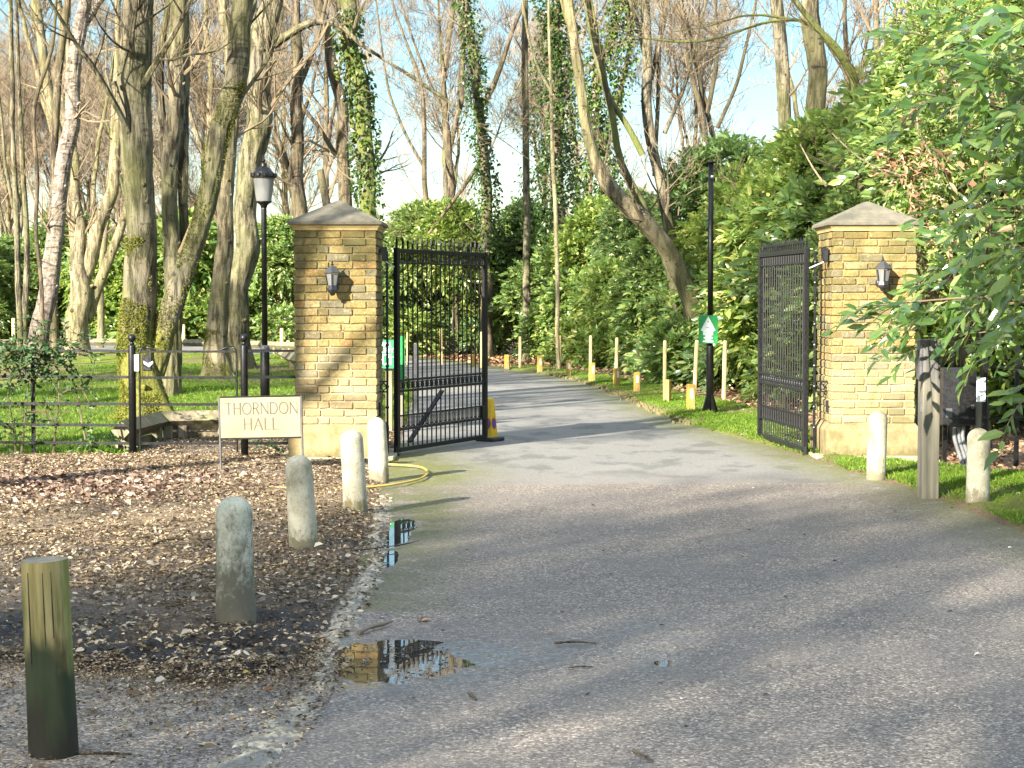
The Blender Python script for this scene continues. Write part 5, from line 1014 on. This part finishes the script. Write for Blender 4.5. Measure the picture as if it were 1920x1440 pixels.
tree('grey brown trunk above the right gate, left of the thick pale trunk', 32, [[(1480, 725, 26), (1476, 400, 26), (1470, 200, 25), (1464, 80, 25), (1456, 0, 24)]], 'bark', LVs, flare=.2, seed=28)
tree('dark mossy limb arching over the right gate with a long drooping branch', 26, [[(1640, 765, 30), (1625, 400, 26), (1598, 140, 18), (1570, 95, 15), (1530, 50, 12), (1500, 15, 10), (1475, -20, 8)], [(1545, 62, 8), (1500, 35, 7), (1440, 40, 6), (1395, 55, 5), (1330, 76, 4), (1270, 78, 4), (1210, 72, 3), (1135, 55, 2)], [(1480, 35, 6), (1430, 28, 5), (1390, 30, 4), (1320, 52, 3), (1260, 60, 2)]], 'bark_moss', [(9, 1.0, .8, 7, .2), (5, .7, .7, 5, .1), (4, .4, .6, 4, .1)], flare=.1, seed=29, ext=0, sides=10)
tree('trunk behind the laurels at the top right corner', 29, [[(1760, 740, 22), (1755, 300, 21), (1745, 80, 20), (1738, 0, 19)]], 'bark_brown', LVs, flare=.2, seed=30, sides=10)
tree('second trunk behind the laurels at the top right corner, nearer the edge', 31, [[(1850, 730, 18), (1850, 250, 17), (1856, 60, 17), (1858, 0, 16)]], 'bark_pale', LVs, flare=.2, seed=31, sides=10)
mb = MB(); g = PX(612, 36); w = [P(628, 440, 36), P(614, 390, 36), P(606, 355, 36), P(600, 318, 36)]; w = [np.array((g+.15, 36., -.1))]+w
w = resample(w, 14, 1); mb.tube(w, np.linspace(.14, .075, 14), 10); o = tag(mb.build('tree_stump', M['bark_pale'], None, True), 'broken pale stump pointing up behind the left pillar cap', 'stump', None, 'thing')

# far wood: a few kinds of bare tree, copied
def bare_proto(seed, h, r0, fork, name, label, cat, group, mat, tw, loc):
    r = np.random.default_rng(seed); o = thing(name, label, cat, loc, 0, group); z = np.linspace(-.1, h, 18)
    wob = np.cumsum(r.normal(size=(18, 2)), 0)*.07; p = np.stack((wob[:, 0], wob[:, 1], z), 1); ra = r0*np.linspace(1.15, .18, 18)
    P0, R0 = [p], [ra]
    for f in range(fork):
        i = r.integers(4, 9); a = r.uniform(0, 2*pi); k = np.linspace(0, 1, 18)[:, None]; q = p[i]+np.concatenate((np.cos(a)*k*h*.16, np.sin(a)*k*h*.16, k*(h*.9-p[i, 2])), 1)+np.cumsum(r.normal(size=(18, 3)), 0)*.05
        q[0] = p[i]; P0.append(q); R0.append(ra[i]*.75*np.linspace(1, .2, 18))
    P0, R0 = np.array(P0), np.array(R0); mb = MB(); V, Q = tubes(P0, R0, 7); mb.add(V, Q); mb.build('trunk', M[mat], o, True)
    mb = MB(); pp, pr = P0, R0
    for i, (m, L, an, n, tm) in enumerate([(14, h*.22, .8, 8, .22), (6, h*.10, .75, 6, .12), (5, h*.055, .7, 4, .1), (3, h*.03, .6, 3, .1)]):
        pp, pr = grow(r, pp, pr, m, tm, L, an, n, .25, .12, .3, .5); pr = np.maximum(pr, .006); V, Q = tubes(pp, pr, (5, 4, 3, 3)[i]); mb.add(V, Q)
    # tubes() numbers from zero, MB.add offsets
    mb.build('crown', M[tw], o); return o
PR = [bare_proto(s, h, r0, f, 'bare_tree', 'bare leafless tree in the far wood beyond the bend', 'tree', 'bare trees of the far wood', mt_, tw_, (x, y, 0)) for s, h, r0, f, mt_, tw_, x, y in
      ((41, 16, .17, 1, 'bark_brown', 'twig_red', -7.0, 69), (42, 14, .13, 2, 'bark', 'twig', 2.5, 58), (43, 18, .21, 1, 'bark_pale', 'twig', -12, 72), (44, 13, .11, 3, 'bark_brown', 'twig_red', 6, 60), (45, 15, .14, 2, 'bark_moss', 'twig_red', -2.5, 71))]
n = 0; trng = np.random.default_rng(77)
while n < 30:
    y = trng.uniform(58, 118); x = trng.uniform(-.33*y, .33*y); x = x if trng.random() < .6 else -abs(x)
    if x < xr(min(y, 66))+1.5 and y < 68.5: continue
    if -.115 < x/y < .0 or .025 < x/y < .125: continue
    s = trng.uniform(.8, 1.2); dup(PR[n % 5], (x, y, 0), trng.uniform(0, 6.28), None, (s, s, s)); n += 1

# ------------------------------------------------------------------ shrubs
def bush(name, label, cat, loc, seed, lobes, nspray, L, W, mat, rich=False, nl=10, ln=.42, hang=.5, stems=5, group=None, big=None):
    r = np.random.default_rng(seed); o = thing(name, label, cat, loc, 0, group); mb = MB(); tw = MB(); lob = np.array(lobes, float); wts = lob[:, 3]**2; wts /= wts.sum()
    k = r.choice(len(lob), nspray*2, p=wts); u = unit(r.normal(size=(nspray*2, 3))); u[:, 2] = np.abs(u[:, 2])*np.where(r.random(nspray*2) < .68, 1, -1); p = lob[k, :3]+u*(lob[k, 3]*np.where(r.random(nspray*2) < .8, r.uniform(.78, 1.0, nspray*2), r.uniform(.3, .8, nspray*2)))[:, None]
    dm = np.min(np.linalg.norm(p[:, None]-lob[None, :, :3], axis=2)/lob[None, :, 3], axis=1); kp = ((dm > .72) | (r.random(nspray*2) < .3)) & (p[:, 2] > .06); p, u = p[kp][:nspray], u[kp][:nspray]
    sprays(r, mb, p-u*ln*.5, u+np.array((0, 0, .35))+r.normal(size=p.shape)*.35, nl, ln, L, W, rich, .18, hang, tw)
    mb.build('foliage', M[mat], o)
    for i in range(stems):
        e = lob[r.integers(len(lob)), :3]; b = np.array((r.normal()*.2, r.normal()*.2, -.1)); tw.tube(resample([b, b*.6+e*.35+np.array((0, 0, .2)), e*.75+r.normal(size=3)*.1, e+np.array((0, 0, .3))], 9), np.linspace(.035, .01, 9), 6, False)
    tw.build('stems', M['bark_brown'], o); return o
def lobset(seed, rx, h, n, rl):
    r = np.random.default_rng(seed); o = []
    for i in range(n):
        a = r.uniform(0, 2*pi); z = r.uniform(.12, 1)**.8*h; rad = rx*sqrt(max(.05, 1-(z/h)**2.2))*r.uniform(.3, .95); s = rl*r.uniform(.7, 1.25)
        o.append((rad*cos(a), rad*sin(a), max(s*.55, z-s*.8), s))
    return o
BL = 'glossy green laurel bush'
B = []
G1 = 'laurel bushes of the long hedge'
for i, (rx, h, nlb, rl, ns, mt_) in enumerate([(1.2, 2.5, 12, .62, 1500, 'laurel'), (1.3, 2.8, 13, .65, 1600, 'laurel'), (1.5, 4.4, 18, .75, 2500, 'laurel'), (1.6, 4.9, 19, .8, 2700, 'laurel_dark'), (1.8, 6.2, 26, .85, 3500, 'laurel'), (1.7, 5.2, 20, .8, 2700, 'laurel_dark')]):
    B.append(bush('laurel_bush', 'x', 'bush', (0, 0, 0), 200+i, lobset(300+i, rx, h, nlb, rl), int(ns*.8), .18, .076, mt_, True, group=G1))
used = [False]*6
def place(k, px, D, rz, label, s=1.0, x=None, sz=None, group=None):
    X = PX(px, D) if x is None else x; sc = (s, s, s*(sz or 1))
    if not used[k]:
        o = B[k]; used[k] = True; o.location = (X, D, -.03); o.rotation_euler = (0, 0, rz); o.scale = sc; o['label'] = label
    else: o = dup(B[k], (X, D, -.03), rz, label, sc)
    if group: o['group'] = group
    return o
# row along the stakes, from the bend to the right pillar; a taller row behind
row = [(0, 952, 44.5, 1.0), (1, 1000, 43, .95), (0, 1052, 41.0, 1.05), (1, 1100, 39.0, 1.0), (0, 1140, 37.5, 1.05), (1, 1178, 36.0, 1.05), (0, 1215, 34.6, 1.05), (1, 1250, 33.2, 1.1), (1, 1217, 32.5, 1.0), (1, 1330, 30.6, 1.2), (2, 1300, 33.2, .95), (3, 1345, 31.0, .98), (2, 1390, 29.6, 1.05), (2, 1435, 28.4, 1.05), (2, 1478, 27.6, .95), (2, 1530, 26.2, .95), (3, 1580, 25.2, .92), (4, 1640, 24.2, .85), (5, 1705, 23.4, 1.1), (4, 1775, 22.6, .95), (5, 1850, 22, 1.1), (4, 1930, 21, .9)]
word = ['nearest the bend', 'second from the bend', 'third from the bend', 'fourth from the bend', 'fifth from the bend', 'sixth from the bend', 'seventh from the bend', 'left of the curved trunk foot', 'covering the curved trunk foot', 'right below the curved trunk', 'right of the curved trunk foot', 'just left of the tall black post', 'just right of the tall black post', 'left of the right gate tip', 'behind the right gate bars', 'behind the hinge side of the right gate', 'behind the right pillar left edge', 'behind the right pillar cap', 'right of the right pillar cap', 'above the entry post', 'above the black cabinet', 'at the right picture edge']
for i, (k, px, D, s) in enumerate(row): place(k, 0, D+.7, i*1.7, BL+' in the hedge row, '+word[i], s, x=PX(px, D)+(1.65 if i < 10 else 1.35 if i < 16 else .9))
for i, (k, px, D, s, lb) in enumerate([(3, 720, 52, .92, 'dark laurel behind the gate, by the left pillar'), (5, 790, 53, .9, 'dark laurel behind the hinge half of the left gate'), (2, 850, 51, 1.0, 'laurel behind the middle of the left gate'), (3, 915, 52, .95, 'dark laurel behind the free end of the left gate'), (2, 670, 55, .95, 'laurel mostly hidden behind the left pillar'), (5, 985, 52, .9, 'dark laurel behind the grey trunk at the bend'), (3, 1060, 49, .95, 'dark laurel behind the pale sapling'), (2, 1130, 46, .95, 'laurel behind the row, left of the curved trunk'), (5, 1200, 43, .85, 'dark laurel behind the row under the curved trunk'), (3, 1285, 38, .9, 'dark laurel behind the curved trunk foot'), (5, 1350, 36, .98, 'dark laurel behind the tall black post'), (2, 1425, 34, .9, 'tall laurel in the second row left of the right gate'), (3, 1500, 31, .85, 'dark laurel in the second row behind the right gate'), (5, 1590, 29, .9, 'dark laurel in the second row left of the right pillar'), (3, 1690, 27, 1.25, 'dark laurel in the second row above the right pillar'), (5, 1790, 26, 1.2, 'dark laurel in the second row at the upper right')]):
    place(k, px, D, i*2.3+.4, lb, s, group='laurels of the second row')
for i, (k, px, D, s, lb) in enumerate([(2, 520, 66, 1.05, 'laurel beyond the bend, between lamp post and left pillar'), (3, 455, 68, .9, 'dark laurel beyond the bend behind the broad grey trunk'), (0, 375, 66, 2.0, 'tall laurel beyond the bend between the pale trunks'), (1, 215, 67, 1.6, 'low laurel beyond the bend left of the mossy oak'), (3, 5, 68, 1.1, 'dark laurel beyond the bend at the left picture edge'), (5, 120, 70, 1.05, 'dark laurel beyond the bend behind the forked beech'), (2, 300, 72, .9, 'laurel beyond the bend behind the mossy oak'), (1, 60, 69, 1.2, 'low laurel beyond the bend behind the birch'), (4, 590, 70, .7, 'tall laurel beyond the bend behind the left pillar cap'), (2, -70, 66, 1, 'laurel beyond the bend just outside the left edge'), (5, 190, 74, 1.0, 'dark laurel far beyond the bend behind the thin stem')]):
    place(k, px, D, i*1.9+.2, lb, s, group='laurels beyond the bend')
# near laurel spray at the right edge
r = np.random.default_rng(91); BX, BY = 5.3, 14.6
o = thing('laurel_shrub', 'large leaved glossy laurel drooping in from the right edge, in front of the pillar', 'shrub', (BX, BY, 0)); fo, tw = MB(), MB(); org = np.array((BX, BY, 0.))
ends = [(1650, 572, 13.6, 1), (1700, 606, 15.4, 1), (1715, 650, 15.6, .7), (1752, 528, 15.2, 1), (1775, 440, 14.6, 1), (1770, 395, 13.0, 1), (1720, 175, 12.3, 1.2), (1765, 120, 12.0, 1.2), (1825, 60, 11.6, 1.2), (1890, 20, 11.2, 1.2), (1880, 130, 11.3, 1.2), (1850, 250, 12.2, .8), (1905, 330, 11.6, 1), (1850, 390, 12.2, 1), (1900, 470, 11.8, 1), (1800, 500, 15.0, 1), (1875, 530, 13.0, 1), (1915, 590, 12.0, .9), (1830, 625, 15.2, .8), (1925, 745, 12.2, .6), (1850, 95, 11.6, 1.1), (1905, 250, 11.4, 1), (1790, 70, 11.9, 1), (1700, 60, 12.6, .8), (1780, 580, 15.0, 1), (1925, 200, 11.2, 1), (1800, 20, 11.9, 1), (1840, 465, 13.0, .9)]
for px, py, D, wgt in ends:
    e = P(px, py, D)-org; b = np.array((.3*r.normal(), .3*r.normal(), .2)); m = np.array((e[0]*.35+.25, e[1]*.35, max(e[2]*.85, .9)+.15)); pth = resample([b, m*np.array((.6, .6, .7)), m, (m+e)/2+np.array((0, 0, .12)), e], 16, 2); tw.tube(pth, np.linspace(.022, .005, 16), 6, False)
    ns = int(9*wgt); t = r.uniform(.55, 1.0, ns)*15; i = np.minimum(t.astype(int), 14); q = pth[i]+(pth[i+1]-pth[i])*(t-i)[:, None]; tg = unit(pth[i+1]-pth[i]); sd = unit(np.cross(tg, r.normal(size=(ns, 3)))); d = unit(tg*.8+sd*.75+np.array((-.1, -.15, .05)))
    q = np.vstack((q, e[None])); d = np.vstack((d, tg[-1:]))
    sprays(r, fo, q, d, 11, .38, .185, .066, True, .22, .65, tw, 1.0)
fo.build('foliage', M['laurel_near'], o); dm = MB(); q = np.array([P(r.uniform(1720, 1920), r.uniform(60, 440), r.uniform(12.2, 13.6))-org for k in range(22)]); sprays(r, dm, q, r.normal(size=q.shape)+np.array((0, 0, -.4)), 5, .2, .12, .04, True, .3, .6, tw); dm.build('dead_leaves', M['dead_leaf'], o)
tw.build('branches', M['twig'], o)
# shrub with dead brown sprays behind the right pillar
o = bush('rhododendron', 'straggly shrub with brown dead sprays right of the right pillar cap', 'shrub', (PX(1790, 19.6), 19.9, 0), 95, [(-.3, 0, 3.4, .6), (.3, .2, 2.8, .7), (-.5, .2, 2.3, .5), (.6, 0, 3.8, .6), (-.1, 0, 4.5, .6), (.5, .3, 1.6, .6), (.1, .2, 1.9, .5), (.9, .1, 2.6, .6)], 700, .12, .042, 'laurel', stems=9)
mb = MB(); tw = MB(); q = [P(1700+r.normal()*26, 310+r.normal()*26, 19.1) for k in range(26)]+[P(1730+r.normal()*24, 450+r.normal()*26, 19.0) for k in range(16)]+[P(1735+r.normal()*18, 540+r.normal()*30, 19.0) for k in range(18)]+[P(1860+r.normal()*30, 225+r.normal()*24, 19.0) for k in range(14)]
q = np.array(q)-np.array(o.location); sprays(r, mb, q, r.normal(size=q.shape)+np.array((0, -.3, -.2)), 9, .26, .09, .035, False, .3, .4, tw); mb.build('dead_sprays', M['dead_leaf'], o); tw.build('dead_twigs', M['twig'], o)
for a_, b_ in (((1745, 290, 19), (1690, 120, 19.4)), ((1745, 290, 19), (1720, 200, 19)), ((1550, 350, 19.3), (1500, 270, 19.6)), ((1690, 330, 19), (1560, 250, 19.3)), ((1830, 480, 19), (1770, 400, 19.2)), ((1700, 480, 19.2), (1760, 600, 19.2))):
    w0, w1 = P(*a_)-np.array(o.location), P(*b_)-np.array(o.location); mb = MB(); mb.tube(resample([w0, (w0+w1)/2+r.normal(size=3)*.05, w1], 8), np.linspace(.013, .006, 8), 5); mb.build('bare_stem', M['bark_pale'], o)
# brambles on the left railing, weeds
D = 17.85
o = thing('bramble', 'bramble sprawling over the top rail of the left railings', 'bramble', (PX(90, D), D, 0)); org = np.array(o.location); fo, tw = MB(), MB(); q = []
for k in range(190): q.append(P(70+r.normal()*62, 668+r.normal()*26, D+r.normal()*.1)-org)
for k in range(60): q.append(P(r.uniform(-10, 180), r.uniform(690, 840), D+r.normal()*.08)-org)
q = np.array(q); sprays(r, fo, q, r.normal(size=q.shape)+np.array((0, 0, .3)), 6, .17, .062, .042, False, .2, .3, tw); fo.build('foliage', M['bramble_leaf'], o)
for a_ in ([(100, 852), (105, 800), (112, 740), (108, 690)], [(166, 858), (158, 810), (148, 760), (138, 710), (118, 680)], [(40, 850), (46, 800), (50, 750), (55, 700)], [(30, 852), (25, 800), (15, 740)], [(108, 690), (80, 660), (30, 660), (-10, 680)], [(105, 790), (75, 770), (40, 775)], [(112, 740), (150, 720), (170, 760)]):
    w = [P(*x, D)-org for x in a_]; tw.tube(resample(w, 12), np.linspace(.013, .006, 12), 6)
tw.build('stems', M['bark_brown'], o)
for px, py, w_, n_, lb in [(225, 846, 22, 26, 'small dark weed at the foot of the latch side fence post'), (505, 852, 14, 16, 'small green weed by the slab at the left pillar foot'), (1480, 800, 26, 22, 'low weeds under the free end of the right gate')]:
    g = G(px, py); o = thing('weed', lb, 'weed', tuple(g)); mb = MB(); q = np.c_[r.normal(size=(n_, 2))*.10, np.full(n_, .02)+r.random(n_)*.12]; sprays(r, mb, q, r.normal(size=q.shape)*.6+np.array((0, 0, .8)), 5, .10, .055, .035, False, .2, .3); mb.build('foliage', M['bramble_leaf'], o)

# ------------------------------------------------------------------ the wood behind the viewpoint, whose shade falls on the road
srng = np.random.default_rng(5)
SH = [(-10.24, 6.0), (-8.6, -8.8), (-24, -22), (-14.5, -9.4), (-11, -13.1), (-16.4, -15.4), (-13, -17.9), (-6.5, -12.5), (-9.5, -17), (-20, -19), (-6.0, -19), (-11.5, 10), (-14, 15.5), (-17.5, 20), (-20, 9)]
for i, (x, y) in enumerate(SH):
    s = srng.uniform(.9, 1.2); o = dup(PR[i % 5], (x, y, 0), srng.uniform(0, 6), 'bare tree of the wood behind the viewpoint, shading the road', (s, s, s)); o['group'] = 'bare trees behind the viewpoint'
for i, (x, y, k, s) in enumerate([(-14.6, -20, 4, 1.8)]):
    o = dup(B[k], (x, y, 0), i*1.3, 'tall laurel behind the viewpoint, shading the road', (s, s, s)); o['group'] = 'tall laurels behind the viewpoint'
